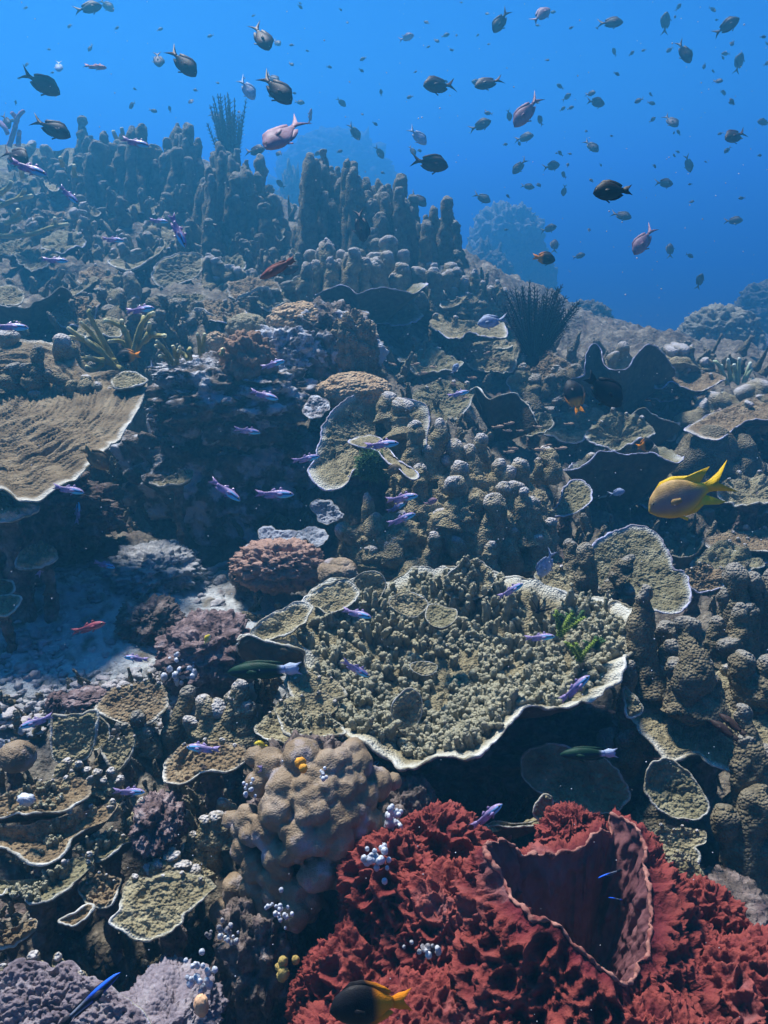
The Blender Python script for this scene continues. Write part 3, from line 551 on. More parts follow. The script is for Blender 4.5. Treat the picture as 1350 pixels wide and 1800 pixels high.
# bottom left
PL('upright squarish tan leaf with crinkled top, left foreground', [(88,1262),(104,1256),(140,1254),(162,1250),(172,1262),(165,1300),(150,1330),(110,1340),(92,1320)], (130,1300), 1.86, tilt=52, dish=.01, N=180, R=34, bump=.0035, seed=43, openb=True, sr=.05, white=.03)
PL('rounded tan leaf right of the squarish leaf', [(160,1262),(178,1262),(192,1278),(190,1300),(172,1318),(156,1310)], (172,1290), 1.92, tilt=48, dish=.01, N=130, R=24, seed=44, openb=True, sr=.03)
PL('tilted tan leaf with bright edge below the rounded leaf', [(180,1318),(196,1298),(220,1294),(238,1300),(232,1324),(212,1350),(198,1358),(188,1340)], (208,1322), 1.82, tilt=44, dish=.01, N=140, R=26, seed=45, sr=.03)
PL('flat sandy-brown plate with knobs on the rubble, left', [(168,1248),(185,1218),(215,1206),(260,1200),(288,1212),(296,1232),(280,1262),(240,1272),(200,1266)], (232,1236), 1.98, tilt=26, dish=.012, N=180, R=34, bump=.0035, mat_='plate_brown', seed=46, sr=.08)
PL('rough brown shelf with netted surface and white rim above the dark gap', [(292,1376),(286,1350),(310,1318),(360,1302),(410,1306),(436,1324),(428,1338),(404,1354),(386,1354),(370,1352),(352,1362),(335,1376),(314,1382)], (358,1340), 1.72, tilt=20, dish=.012, N=240, R=44, bump=.0035, mat_='plate_brown', rim=.003, seed=47, sr=.06, ridge=.004)
PL('upper long shelf with white edge at the left, foreground', [(-60,1420),(0,1398),(60,1376),(110,1366),(150,1366),(161,1380),(158,1400),(136,1412),(108,1426),(70,1430),(30,1428),(0,1436),(-60,1440)], (50,1408), 1.62, tilt=14, dish=.02, N=260, R=40, mat_='plate_brown', seed=48, sr=.08, knobs=40, knobh=.012)
PL('middle scooped shelf with white edge at the left, foreground', [(-60,1480),(2,1492),(30,1500),(50,1512),(80,1512),(110,1494),(140,1462),(180,1446),(200,1426),(206,1412),(180,1412),(140,1428),(90,1440),(30,1452),(-60,1454)], (70,1466), 1.58, tilt=12, dish=.03, N=260, R=40, mat_='plate_brown', seed=49, sr=.07, knobs=30, knobh=.012)
PL('small olive cup with pale lip right of the scooped shelf', [(140,1490),(146,1474),(165,1468),(205,1466),(238,1474),(222,1482),(200,1496),(180,1508),(164,1510),(150,1502)], (186,1486), 1.60, tilt=16, dish=.02, N=160, R=28, mat_='plate_olive', seed=50, sr=.04, knobs=24, knobh=.016)
PL('lower curved shelf with white edge at the left, foreground', [(-60,1560),(0,1570),(10,1558),(24,1572),(45,1564),(52,1584),(80,1586),(110,1570),(140,1544),(162,1520),(160,1506),(130,1508),(108,1530),(60,1540),(0,1544),(-60,1540)], (66,1556), 1.52, tilt=12, dish=.02, N=280, R=40, mat_='plate_olive', seed=51, sr=.07, knobs=36, knobh=.016)
PL('thin brown leaf in shade under the lower shelf', [(105,1620),(130,1606),(155,1594),(163,1600),(150,1618),(125,1630)], (134,1612), 1.48, tilt=14, dish=.01, N=100, R=18, mat_='plate_brown', seed=52, st=False)
PL('small knobbly brown shelf left of the netted shield plate', [(138,1562),(160,1544),(190,1540),(212,1548),(208,1572),(194,1594),(165,1594),(148,1580)], (180,1570), 1.54, tilt=24, dish=.01, N=140, R=26, mat_='plate_brown', bump=.008, seed=53, sr=.05)
PL('shield-shaped tan plate with netted surface and white edge, left foreground', [(196,1620),(212,1600),(218,1560),(232,1540),(252,1540),(300,1530),(350,1536),(378,1556),(372,1566),(345,1592),(322,1606),(318,1620),(290,1640),(258,1654),(232,1650),(212,1636)], (285,1590), 1.50, tilt=24, dish=.012, N=280, R=54, bump=.0035, rim=.003, seed=54, mat_='plate', sr=.08, ridge=.003)
PL('rough low plate with pale edge at the bottom left edge', [(-40,1650),(0,1640),(30,1630),(62,1616),(60,1636),(36,1656),(20,1668),(-40,1668)], (12,1646), 1.46, tilt=20, dish=.01, N=130, R=24, bump=.01, seed=55, mat_='plate_brown', sr=.06)
PL('mauve-grey plate with bumpy surface in the bottom left corner', [(-80,1760),(0,1706),(30,1688),(54,1680),(78,1688),(90,1700),(112,1690),(130,1692),(148,1714),(170,1716),(186,1724),(205,1745),(250,1780),(260,1830),(200,1860),(60,1870),(-80,1840)], (80,1780), 1.34, tilt=20, dish=-.015, N=280, R=60, bump=.010, mat_='plate_mauve', rim=.003, seed=56, sr=.12, white=.01)
PL('frosted blue-white plate at the left edge, foreground', [(-40,1310),(0,1300),(25,1302),(40,1316),(20,1330),(0,1342),(-40,1340)], (0,1320), 1.85, tilt=26, dish=.01, N=120, R=20, mat_='grey_leaf', seed=58, sr=.06)
# right, under the columns
PL('wide sand-coloured plate carrying the dark columns, with bright lower edge, right', [(1100,1240),(1110,1200),(1160,1180),(1240,1180),(1300,1176),(1380,1190),(1420,1260),(1400,1340),(1330,1356),(1310,1360),(1296,1352),(1270,1352),(1242,1340),(1225,1326),(1200,1332),(1176,1334),(1150,1310),(1120,1280)], (1240,1260), 2.02, tilt=16, dish=.010, N=320, R=60, bump=.005, mat_='plate', rim=.004, ruff=.008, seed=59, sr=.16)
PL('small pale triangular plate under the right edge of the large table', [(1098,1210),(1110,1222),(1130,1244),(1120,1260),(1102,1262),(1098,1240)], (1110,1240), 1.95, tilt=45, dish=.0, N=90, R=18, seed=60, st=False)
PL('large dusky rounded plate hanging in shade behind the sponge, upper', [(915,1350),(930,1320),(980,1310),(1050,1330),(1100,1370),(1110,1400),(1080,1430),(1020,1424),(980,1410),(940,1388)], (1010,1370), 1.92, tilt=44, dish=.02, N=220, R=36, mat_='plate_olive', seed=61, openb=True, sr=.07, white=.015, rim=.002)
PL('rounded dusky fan plate with pale edge, right of the red sponge, upper', [(1140,1350),(1170,1338),(1205,1352),(1230,1384),(1244,1410),(1240,1428),(1222,1440),(1200,1440),(1160,1424),(1136,1392)], (1186,1392), 1.83, tilt=46, dish=.02, N=200, R=34, mat_='plate_olive', seed=62, openb=True, sr=.05, white=.02)
PL('cream fan plate with bright edge, right of the red sponge, lower', [(1170,1520),(1190,1500),(1215,1506),(1232,1526),(1242,1550),(1238,1570),(1220,1580),(1200,1572),(1180,1550)], (1204,1542), 1.68, tilt=40, dish=.01, N=150, R=26, mat_='plate', seed=63, sr=.05)
PL('cream fan plate with ragged edge, right of the red sponge, middle', [(1140,1470),(1170,1452),(1205,1456),(1236,1462),(1238,1482),(1222,1490),(1232,1504),(1216,1520),(1180,1512),(1150,1500)], (1186,1486), 1.74, tilt=36, dish=.01, N=160, R=26, mat_='plate', seed=64, sr=.05)
PL('thin ledge plate with frilled white edge behind the sponge mouth', [(798,1480),(820,1470),(840,1456),(870,1446),(900,1450),(935,1446),(960,1436),(972,1424),(974,1440),(960,1446),(930,1454),(890,1456),(862,1452),(830,1474)], (890,1450), 1.76, tilt=2, dish=.01, N=240, R=20, seed=65, mat_='plate', rim=.004, sr=.03)
PL('small upright pale leaf at the end of the frilled ledge', [(940,1430),(948,1404),(962,1394),(972,1404),(970,1430),(956,1444)], (956,1420), 1.74, tilt=55, dish=.008, N=90, R=18, seed=66, st=False)
# rock in the middle: torn grey-white leaves
for q in [('torn grey-white leaf coral jutting over the pink soft coral, in the hollow', [(424,972),(432,958),(452,950),(458,930),(474,920),(490,930),(520,932),(515,944),(500,950),(478,952),(462,968),(440,984)], (468,950), 2.72, 30),
          ('ragged grey-white leaf coral above the torn one, in the hollow', [(546,888),(560,880),(585,882),(598,896),(606,905),(590,914),(575,922),(560,912),(552,898)], (576,900), 2.85, 40),
          ('drooping grey-white leaf coral right of the torn one', [(512,940),(540,928),(560,930),(575,945),(560,962),(540,950),(520,952)], (544,943), 2.8, 20),
          ('white ruffled leaf coral at the left foot of the scalloped tan plate', [(536,704),(552,694),(570,702),(578,714),(566,730),(545,736),(534,722)], (556,716), 2.95, 34),
          ('white frayed leaf under the rock ledge, left', [(305,682),(322,672),(345,676),(362,668),(382,662),(398,656),(400,664),(384,680),(366,684),(352,698),(336,688),(318,692)], (350,680), 2.98, 16),
          ('thin white leaf sticking out right of the rock ledge', [(386,648),(400,644),(422,648),(436,656),(474,668),(474,674),(446,668),(424,660),(405,652)], (428,656), 2.95, 10),
          ('small white frilled leaf on the brain coral rock', [(604,552),(616,544),(640,548),(646,556),(630,560),(612,560)], (626,552), 3.3, 20)]:
    plate(q[0], q[1], q[2], q[3], tilt=q[4], mat_='whitish' if 'white ' in q[0][:6] or 'thin' in q[0] else 'grey_leaf', dish=.01, wob=.010, ruff=.014, N=160, R=22, st=False, name='leaf_coral', rim=.0015)

# broad wavy sheets of the middle ground
for k, (lb, o, c, d, t) in enumerate([
 ('broad dusky sheet coral leaning on the slope, left of the pale round head', [(282,600),(292,566),(318,548),(350,546),(380,560),(386,590),(360,612),(320,618)], (334,592), 3.75, 40),
 ('wide wavy sheet coral with pale lip, behind the staghorn bush', [(128,566),(150,540),(190,526),(236,530),(262,548),(244,572),(200,584),(156,582)], (196,562), 3.75, 26),
 ('tall dusky sheet coral left of the arched cave plate', [(400,556),(414,528),(446,514),(478,520),(486,546),(462,566),(426,570)], (444,550), 4.0, 44),
 ('broad wavy sheet coral with bright lip, under the two-crested plate', [(1030,770),(1050,742),(1086,730),(1128,738),(1150,760),(1120,778),(1076,784)], (1090,764), 3.55, 30),
 ('broad overlapping sheet coral among rubble, right of the yellow fish', [(1262,866),(1280,842),(1316,832),(1360,838),(1390,860),(1350,884),(1300,886)], (1320,864), 3.3, 24),
 ('wavy sheet coral between the glowing plate and the craggy columns', [(1196,1012),(1222,992),(1256,990),(1284,1006),(1268,1030),(1226,1036)], (1238,1018), 2.75, 34),
 ('frilled tan sheet coral on the slope above the lilac-edged tan plate', [(700,640),(722,618),(760,612),(796,622),(812,642),(776,656),(730,656)], (756,642), 3.9, 18)]):
    PL(lb, o, c, d, tilt=t, dish=.02, ruff=.045, wob=.008, N=220, R=36, mat_=['plate_olive', 'plate', 'plate_brown'][k % 3], rimm='rim_lilac' if k % 2 else 'rim', seed=140 + k, sr=.08, white=.07, openb=(t > 36))
leaf([(440,1114),(462,1094),(492,1076),(524,1062),(548,1074),(536,1102),(500,1120),(462,1124)], (498,1100), 2.10, tilt=24, dish=.012, ruff=.02, rim=.003, white=.10)
leaf([(536,1060),(552,1036),(580,1022),(612,1016),(630,1034),(612,1060),(576,1074)], (584,1050), 2.22, tilt=26, dish=.012, ruff=.02, rim=.003, white=.10)
leaf([(1060,1070),(1084,1058),(1112,1074),(1128,1104),(1112,1124),(1086,1118),(1066,1096)], (1094,1096), 2.14, tilt=20, dish=.012, ruff=.022, rim=.003, white=.09)
# ------------------------------------------------------------------ column corals
def colony(label, d, cols, mat_='column', group=None, mound=None, name='column_coral', nz=30, nt=24, lean=0, tipc=1.0, **k):
    """cols: (tip x, tip y, base y, width[, base dx, depth offset]) in photo pixels at depth d"""
    b = np.mean([P(c[0], c[2], d) for c in cols], 0); root = empty(name, b); tag(root, label, 'coral', group)
    for c in cols:
        dx = c[4] if len(c) > 4 else 0; dd = d + (c[5] if len(c) > 5 else 0)
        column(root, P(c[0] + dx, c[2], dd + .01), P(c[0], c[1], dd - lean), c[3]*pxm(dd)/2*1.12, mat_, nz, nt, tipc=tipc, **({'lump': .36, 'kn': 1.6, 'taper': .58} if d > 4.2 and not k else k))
    for q in (mound or []):                                # x, y, w, h
        c = P(q[0], q[1], d + (q[4] if len(q) > 4 else .02)); s = pxm(d)
        blob('base', c, q[2]*s/2, min(q[2], q[3])*s/2, q[3]*s/2, M[mat_], root, 5, lob=.22, lf=2.4, rough_=.10, fine=.035, seed=q[0])
    return root
def inpoly(x, y, poly):
    r = False; j = len(poly) - 1
    for i in range(len(poly)):
        a, b = poly[i], poly[j]
        if (a[1] > y) != (b[1] > y) and x < (b[0] - a[0])*(y - a[1])/(b[1] - a[1]) + a[0]: r = not r
        j = i
    return r
def wild(label, poly, n, h, w, mat_='column_dark', group='column corals of the back slope', seed=0, taper=.66, up=0, tipc=.7, nz=20, nt=16):
    rs = np.random.RandomState(seed); xs = [p[0] for p in poly]; ys = [p[1] for p in poly]; pts = []
    while len(pts) < n:
        x, y = rs.uniform(min(xs), max(xs)), rs.uniform(min(ys), max(ys))
        if inpoly(x, y, poly): pts.append((x, y))
    c, d = G(sum(xs)/len(xs), max(ys)); root = empty('column_coral', c); tag(root, label, 'coral', group)
    for x, y in pts:
        q, d = G(x, y); s = pxm(min(d, 7)); hh = rs.uniform(h[0]*.6, h[1])*s; ww = rs.uniform(w[0]*.85, w[1]*1.1)*s/2
        column(root, q - np.array([0, 0, .05]), q + np.array([rs.normal()*.12*hh, rs.normal()*.1*hh, hh + up]), ww, mat_, nz, nt, taper=taper, tipc=tipc, lump=.42, kn=1.9)
    return root
colony('knobbly tan colony of blunt frosted columns, in the middle above the large table', 2.78,
  [(706,702,770,46,0,.12),(728,738,830,32),(766,734,850,34),(684,690,740,40,0,.15),(845,762,860,30,0,.05),(802,770,890,32),(815,812,920,38,0,-.06),(738,815,900,32,0,-.05),(797,836,930,40,0,-.1),
   (828,782,880,30),(861,868,985,46,0,-.12),(895,820,920,36),(922,808,910,40,0,.05),(875,806,900,30),(905,845,950,40,0,-.06),(920,856,960,34,0,-.08),(942,874,975,36,0,-.06),(885,846,940,34,0,-.06),
   (755,780,860,30),(780,800,900,34),(640,866,960,24,14,-.05),(758,934,1010,28,0,-.14),(862,952,1010,26,0,-.16),(700,905,960,44,0,-.05),(664,905,960,40,0,-.06),(730,905,960,40,0,-.05),(775,900,970,44,0,-.08),(830,880,960,44,0,-.08),(590,928,950,34,60,-.06),
   (725,985,1030,46,0,-.14),(655,960,1000,36,0,-.1),(690,950,1000,40,0,-.12),(810,945,1000,40,0,-.12),(895,930,1000,40,0,-.1),(940,940,1000,34,0,-.08),(965,910,990,30,0,-.05)],
  mound=[(700,975,150,130,-.02),(820,930,230,190,.05),(900,930,140,150,.06),(745,870,120,130,.08),(730,1030,150,80,-.08),(640,970,80,80,0),(850,1000,160,80,0)], nz=34, nt=26)
colony('small cone column on a little plate at the upper right of the knobbly colony', 3.0, [(966,786,836,28),(946,806,840,16)], mound=[(956,842,60,18)])
R_ = 'dark columns on the sandy plate'
for lb, d, cs in [
 ('tall dark column with rounded head, touching the right tip of the large table', 2.06, [(1133,1028,1220,46)]),
 ('stout dark column with swollen foot and pale lilac cap, on the sandy plate', 1.98, [(1214,1092,1246,56),(1194,1160,1245,40),(1232,1150,1250,52,0,-.02),(1252,1186,1244,34)]),
 ('short double knob column between the tall and the stout column', 2.06, [(1186,1128,1220,44),(1172,1092,1200,42,0,.06),(1168,1170,1230,40),(1195,1180,1236,40)]),
 ('slim column with frosted tip rising behind the back edge of the large table', 2.42, [(1028,956,1060,36)]),
 ('low stumps on the glowing rounded plate', 2.55, [(1096,978,1016,30),(1004,950,1010,30),(1040,1034,1070,40),(1102,1030,1064,32),(1070,1020,1060,26),(1082,1004,1040,22)]),
 ('cluster of tall craggy columns at the right edge, farther back', 2.3, [(1290,990,1180,44),(1275,1030,1180,36),(1300,1060,1190,44,0,-.05),(1262,1082,1180,34,0,-.04),(1330,1004,1180,40),(1352,1000,1180,40),(1318,1060,1190,34,0,-.04),(1285,1120,1190,50,0,-.06)]),
 ('knobby column pair at the right edge in front of the craggy columns', 2.05, [(1312,1148,1240,46),(1346,1150,1290,40),(1322,1190,1250,50)]),
 ('column with pale grooved head at the right edge of the sandy plate', 1.9, [(1318,1246,1400,40),(1310,1290,1420,44),(1335,1310,1450,50)]),
 ('row of dark lumps hanging under the right edge of the large table', 2.04, [(1134,1258,1320,38),(1096,1285,1380,50),(1106,1160,1290,30),(1060,1300,1390,56),(1140,1244,1275,20)])]:
    colony(lb, d, cs, mat_='column_dark', group=R_, nz=36, nt=28)
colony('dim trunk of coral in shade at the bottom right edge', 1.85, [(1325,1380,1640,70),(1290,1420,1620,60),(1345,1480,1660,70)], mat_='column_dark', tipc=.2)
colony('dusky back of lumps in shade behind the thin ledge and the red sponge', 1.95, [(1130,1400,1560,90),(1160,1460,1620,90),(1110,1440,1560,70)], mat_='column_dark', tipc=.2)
# left
colony('single dark cone column on the large ridged plate', 2.7, [(66,606,672,24),(54,640,680,30),(20,640,690,36),(100,650,690,24)], mat_='column_dark')
colony('row of low worn stumps along the top of the large ridged plate', 2.7, [(150,660,690,26),(130,672,700,30),(172,672,696,24),(196,680,700,20),(110,690,712,26),(24,690,720,34),(60,690,716,26)], mat_='column')
colony('rounded column standing alone in the dark between back slope plates', 3.9, [(228,480,548,28),(214,510,560,30),(240,520,560,26)])
colony('dark knobbly spire with clumps round its foot, left foreground', 1.98, [(318,1212,1320,34),(300,1250,1330,30),(330,1262,1330,36),(312,1290,1340,40)], mat_='column_dark')
colony('brown knobbly clump right of the dark spire', 1.96, [(362,1222,1290,40),(385,1240,1300,44),(405,1216,1300,36),(425,1196,1290,34),(430,1230,1310,44),(350,1260,1310,40),(378,1270,1320,44),(410,1270,1320,44)], mat_='column')
colony('grooved dark stub between the squarish leaf and the spire', 1.95, [(242,1248,1310,32),(262,1280,1320,30),(228,1270,1320,26)], mat_='column_dark')
colony('patch of little blunt fingers behind the upper long shelf', 1.72, [(112,1338,1376,20),(136,1334,1376,20),(152,1350,1384,22),(128,1352,1384,20),(170,1352,1390,22),(186,1366,1396,26),(164,1372,1400,22),(196,1352,1390,20),(206,1366,1404,20),(98,1362,1386,16)], mat_='column')
colony('cluster of small tan fingers right of the purple crusted rock', 1.66, [(338,1462,1510,24),(356,1464,1512,26),(346,1482,1520,24),(330,1490,1520,20),(372,1478,1520,26),(380,1430,1480,30),(360,1436,1480,26),(400,1440,1480,30)], mat_='column')
colony('knobbly brown bank above the shield-shaped plate', 1.6, [(280,1512,1560,34),(300,1500,1550,36),(320,1514,1560,34),(340,1520,1565,30),(262,1524,1560,30),(310,1536,1570,30),(290,1540,1570,26)], mat_='column', mound=[(310,1548,130,50)])
colony('round-topped olive knobs above the purple crusted rock', 1.72, [(252,1404,1450,34),(280,1402,1440,36),(302,1404,1450,32),(322,1424,1460,26),(398,1406,1440,28)], mat_='column')
# back slope
def bundle(label, top, basey, n, w, seed=0, mat_='column_dark', spread=55, zoff=.25, tipc=.9):
    """columns packed like organ pipes under a skyline (top: points in photo pixels)"""
    rs = np.random.RandomState(seed); xs = np.array([p[0] for p in top], float); ys = np.array([p[1] for p in top], float)
    c, d = G(xs.mean(), basey); root = empty('column_coral', c); tag(root, label, 'coral', 'column corals of the back slope')
    for k in range(n):
        if k < len(top) - 2: x = xs[k + 1] + rs.normal()*2; ty = ys[k + 1]
        else: x = rs.uniform(xs[0], xs[-1]); ty = np.interp(x, xs, ys) + 8 + abs(rs.normal())*spread
        by = basey + rs.uniform(-10, 25)
        if ty > by - 25: ty = by - rs.uniform(25, 50)
        q, d = G(x, by); d = min(d, 7.0) - rs.uniform(0, zoff); ww = rs.uniform(*w)*pxm(d)/2*1.12
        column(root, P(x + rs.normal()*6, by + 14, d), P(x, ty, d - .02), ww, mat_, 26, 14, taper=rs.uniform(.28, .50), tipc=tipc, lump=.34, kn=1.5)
    return root
bundle('ridge of columns on the left skyline', [(132,262),(150,240),(185,232),(205,246),(232,222),(250,218),(268,258),(285,262)], 330, 50, (15,24), seed=1)
bundle('tall columns left of the skyline feather star', [(284,266),(296,244),(312,216),(331,218),(347,244),(364,262)], 350, 36, (15,23), seed=2)
bundle('dense columns under and right of the left feather star', [(360,262),(385,250),(415,262),(436,282),(458,270),(467,326),(483,342),(494,400)], 410, 60, (15,24), seed=3)
bundle('tall columns of the middle hump, left bundle', [(534,300),(544,270),(569,264),(590,294),(610,278),(622,284),(638,322)], 440, 48, (17,25), seed=4)
bundle('tall columns of the middle hump, right bundle', [(630,330),(643,312),(665,313),(683,323),(703,315),(716,307),(724,342),(744,384)], 455, 56, (17,25), seed=5)
bundle('pointed columns on the right shoulder of the middle hump', [(730,390),(750,378),(765,362),(776,346),(789,364),(797,388),(806,430)], 465, 30, (15,22), seed=6)
bundle('lower front columns of the middle hump', [(536,440),(575,418),(620,436),(660,444),(681,414),(706,440),(740,470),(768,462),(806,480)], 520, 62, (20,30), seed=7, mat_='column', spread=30)
colony('lone tall column on the left skyline', 6.4, [(145,202,275,18),(158,240,280,24)], mat_='column_dark')
colony('pair of columns on the skyline right of the lone one', 6.4, [(232,222,290,18),(248,218,290,20),(215,236,290,20)], mat_='column_dark')
wild('columns in the middle of the left slope', [(140,320),(300,330),(310,420),(150,400)], 30, (30,60), (16,28), seed=3)
wild('low columns at the far left of the slope', [(0,300),(140,310),(150,420),(0,430)], 26, (24,50), (14,26), seed=4)
wild('knobs between the plates of the left slope', [(30,440),(250,470),(330,420),(250,400),(60,400)], 26, (20,45), (16,30), mat_='column', seed=5)
wild('blunt columns left of the middle gap', [(300,410),(490,410),(500,470),(330,470)], 26, (30,60), (18,30), seed=6)
colony('knobbly columns down the right flank of the hump', 4.5, [(766,464,540,20),(784,474,540,24),(800,470,550,20),(818,490,550,22),(836,474,560,20),(848,490,560,22),(862,502,560,20),(876,492,560,16),(886,506,570,14),(830,515,560,26),(810,520,560,26),(854,525,570,26),(795,505,550,24),(874,530,575,22),(760,500,550,26)], mat_='column')
colony('crowd of lumpy knobs in the middle of the slope', 4.3, [(366,446,540,26),(384,456,540,30),(402,468,540,28),(376,490,550,36),(420,468,540,30),(440,478,540,26),(410,498,550,34),(432,505,550,30),(350,500,550,26),(390,520,560,36),(455,500,550,26),(420,530,560,36)], mat_='column')
wild('dull lumps between the slope and the staghorn', [(140,540),(330,530),(470,560),(300,600),(150,600)], 26, (22,44), (24,40), mat_='column_dark', seed=8)
wild('rough lumps behind the arched plate', [(480,560),(560,540),(560,500),(480,480)], 14, (24,48), (22,36), seed=9)
colony('stumpy columns under the black feather star', 4.1, [(1005,640,700,34),(984,650,710,30),(1020,660,720,26),(960,660,720,30),(940,660,720,36),(1000,680,740,40)], mat_='column_dark')
colony('lumpy knobs behind the two-crested plate', 4.25, [(1096,600,665,34),(1080,620,668,30),(1190,610,660,44),(1206,620,660,36),(1216,606,660,16),(1240,630,660,20),(1176,625,660,30)], mat_='column')
colony('dark lumpy ridge at the right edge behind the drooping plate', 4.0, [(1270,690,750,50),(1310,680,750,60),(1345,676,750,60),(1230,710,750,46)], mat_='column')
colony('big dull boulder of coral under the drooping plate, right', 3.6, [(1250,775,850,110),(1290,770,850,80),(1215,790,860,70)], mat_='column_dark', tipc=.1, lump=.1)
wild('rubble knobs on the right behind the yellow fish', [(1180,860),(1350,800),(1350,930),(1230,930)], 30, (14,34), (18,34), mat_='column_dark', group=None, seed=10)
wild('low lumps on the right slope', [(1000,700),(1200,690),(1250,760),(1000,780)], 24, (16,40), (20,36), mat_='column_dark', group=None, seed=12)
wild('low lumps left of the two-crested plate', [(900,640),(1010,680),(1010,760),(930,730)], 20, (16,40), (20,36), mat_='column', group=None, seed=13)
# ------------------------------------------------------------------ lobed massive coral, foreground
def lump_coral():
    L = [(475,1345,38),(530,1332,46),(575,1350,40),(620,1322,30),(628,1345,38),(662,1378,38),(455,1378,32),(500,1384,42),(490,1424,48),(436,1440,34),(545,1402,42),(572,1400,36),(600,1390,40),(612,1428,38),(640,1400,38),(624,1458,32),(430,1492,36),(530,1474,46),(572,1462,38),(592,1482,42),(622,1502,38),(598,1538,36),(562,1532,40),(490,1502,40),(450,1524,36),(412,1562,32),(396,1604,36),(462,1584,44),(520,1562,40),(516,1604,40),(470,1624,42),(430,1642,42),(470,1460,40),(650,1440,30),(585,1430,36),(560,1370,34),(450,1560,40),(490,1545,36),(545,1580,34),(410,1650,34),(440,1690,40),(500,1700,30),(470,1740,34),(455,1780,36),(500,1760,26),(520,1680,24)]
    c = P(540, 1480, 1.62); root = empty('lobed_coral', c); tag(root, 'brown massive coral of smooth round lobes, between the shield plate and the red sponge', 'coral')
    mb = MB(); iv, it = ICO[3]; rs = np.random.RandomState(4)
    for x, y, r in L:
        dx = (x - 545)/150; dy = (y - 1480)/230; d = 1.50 + .14*(dx*dx + dy*dy) - (.0 if y < 1600 else .04); rr = r*pxm(d)*.74
        mb.add(P(x, y, d) + iv*rr*(1 + .10*fbm(iv*1.6 + x, 2))[:, None]*np.array([1, 1.1, 1.08]), None, it)
    for k in range(95):                                    # small young lobes between the big ones
        x, y, r = L[rs.randint(len(L))]; an = rs.rand()*6.28; x += r*.8*cos(an); y += r*.8*sin(an); dx = (x - 545)/150; dy = (y - 1480)/230; d = 1.485 + .14*(dx*dx + dy*dy)
        mb.add(P(x, y, d) + iv*rs.uniform(.010, .020)*(1 + .1*fbm(iv*1.6 + x, 2))[:, None], None, it)
    blob('crevice_dark_core', P(550, 1480, 1.68), .11, .12, .19, 'rock', root, 5, lob=.2, rough_=.2, fine=.05, seed=77)  # dead rock core, set in to darken the crevices between the lobes
    blob('crevice_dark_core', P(462, 1690, 1.60), .075, .10, .14, 'rock', root, 5, lob=.2, rough_=.2, fine=.05, seed=78)
    o = mb.build('lobes', M['lump'], root)
    md = o.modifiers.new('r', 'REMESH'); md.mode = 'VOXEL'; md.voxel_size = .0030; md.use_smooth_shade = True
    sm_ = o.modifiers.new('s', 'SMOOTH'); sm_.iterations = 2; sm_.factor = .5
    dp = bpy.context.evaluated_depsgraph_get(); me = bpy.data.meshes.new_from_object(o.evaluated_get(dp)); o.modifiers.clear(); o.data = me
    n = len(me.vertices); a = np.empty(n*3); me.vertices.foreach_get('co', a); a = a.reshape(-1, 3)
    nn = np.empty(n*3); me.vertices.foreach_get('normal', nn); a = a + nn.reshape(-1, 3)*(.0022*fbm(a*45, 3) + .004*fbm(a*14, 2))[:, None]
    me.vertices.foreach_set('co', a.ravel()); me.update()
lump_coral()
rock('dim boulder in shade right of the lobed coral, under the large table', 720, 1430, 1.78, 90, 130, .06, m='rock', seed=3)
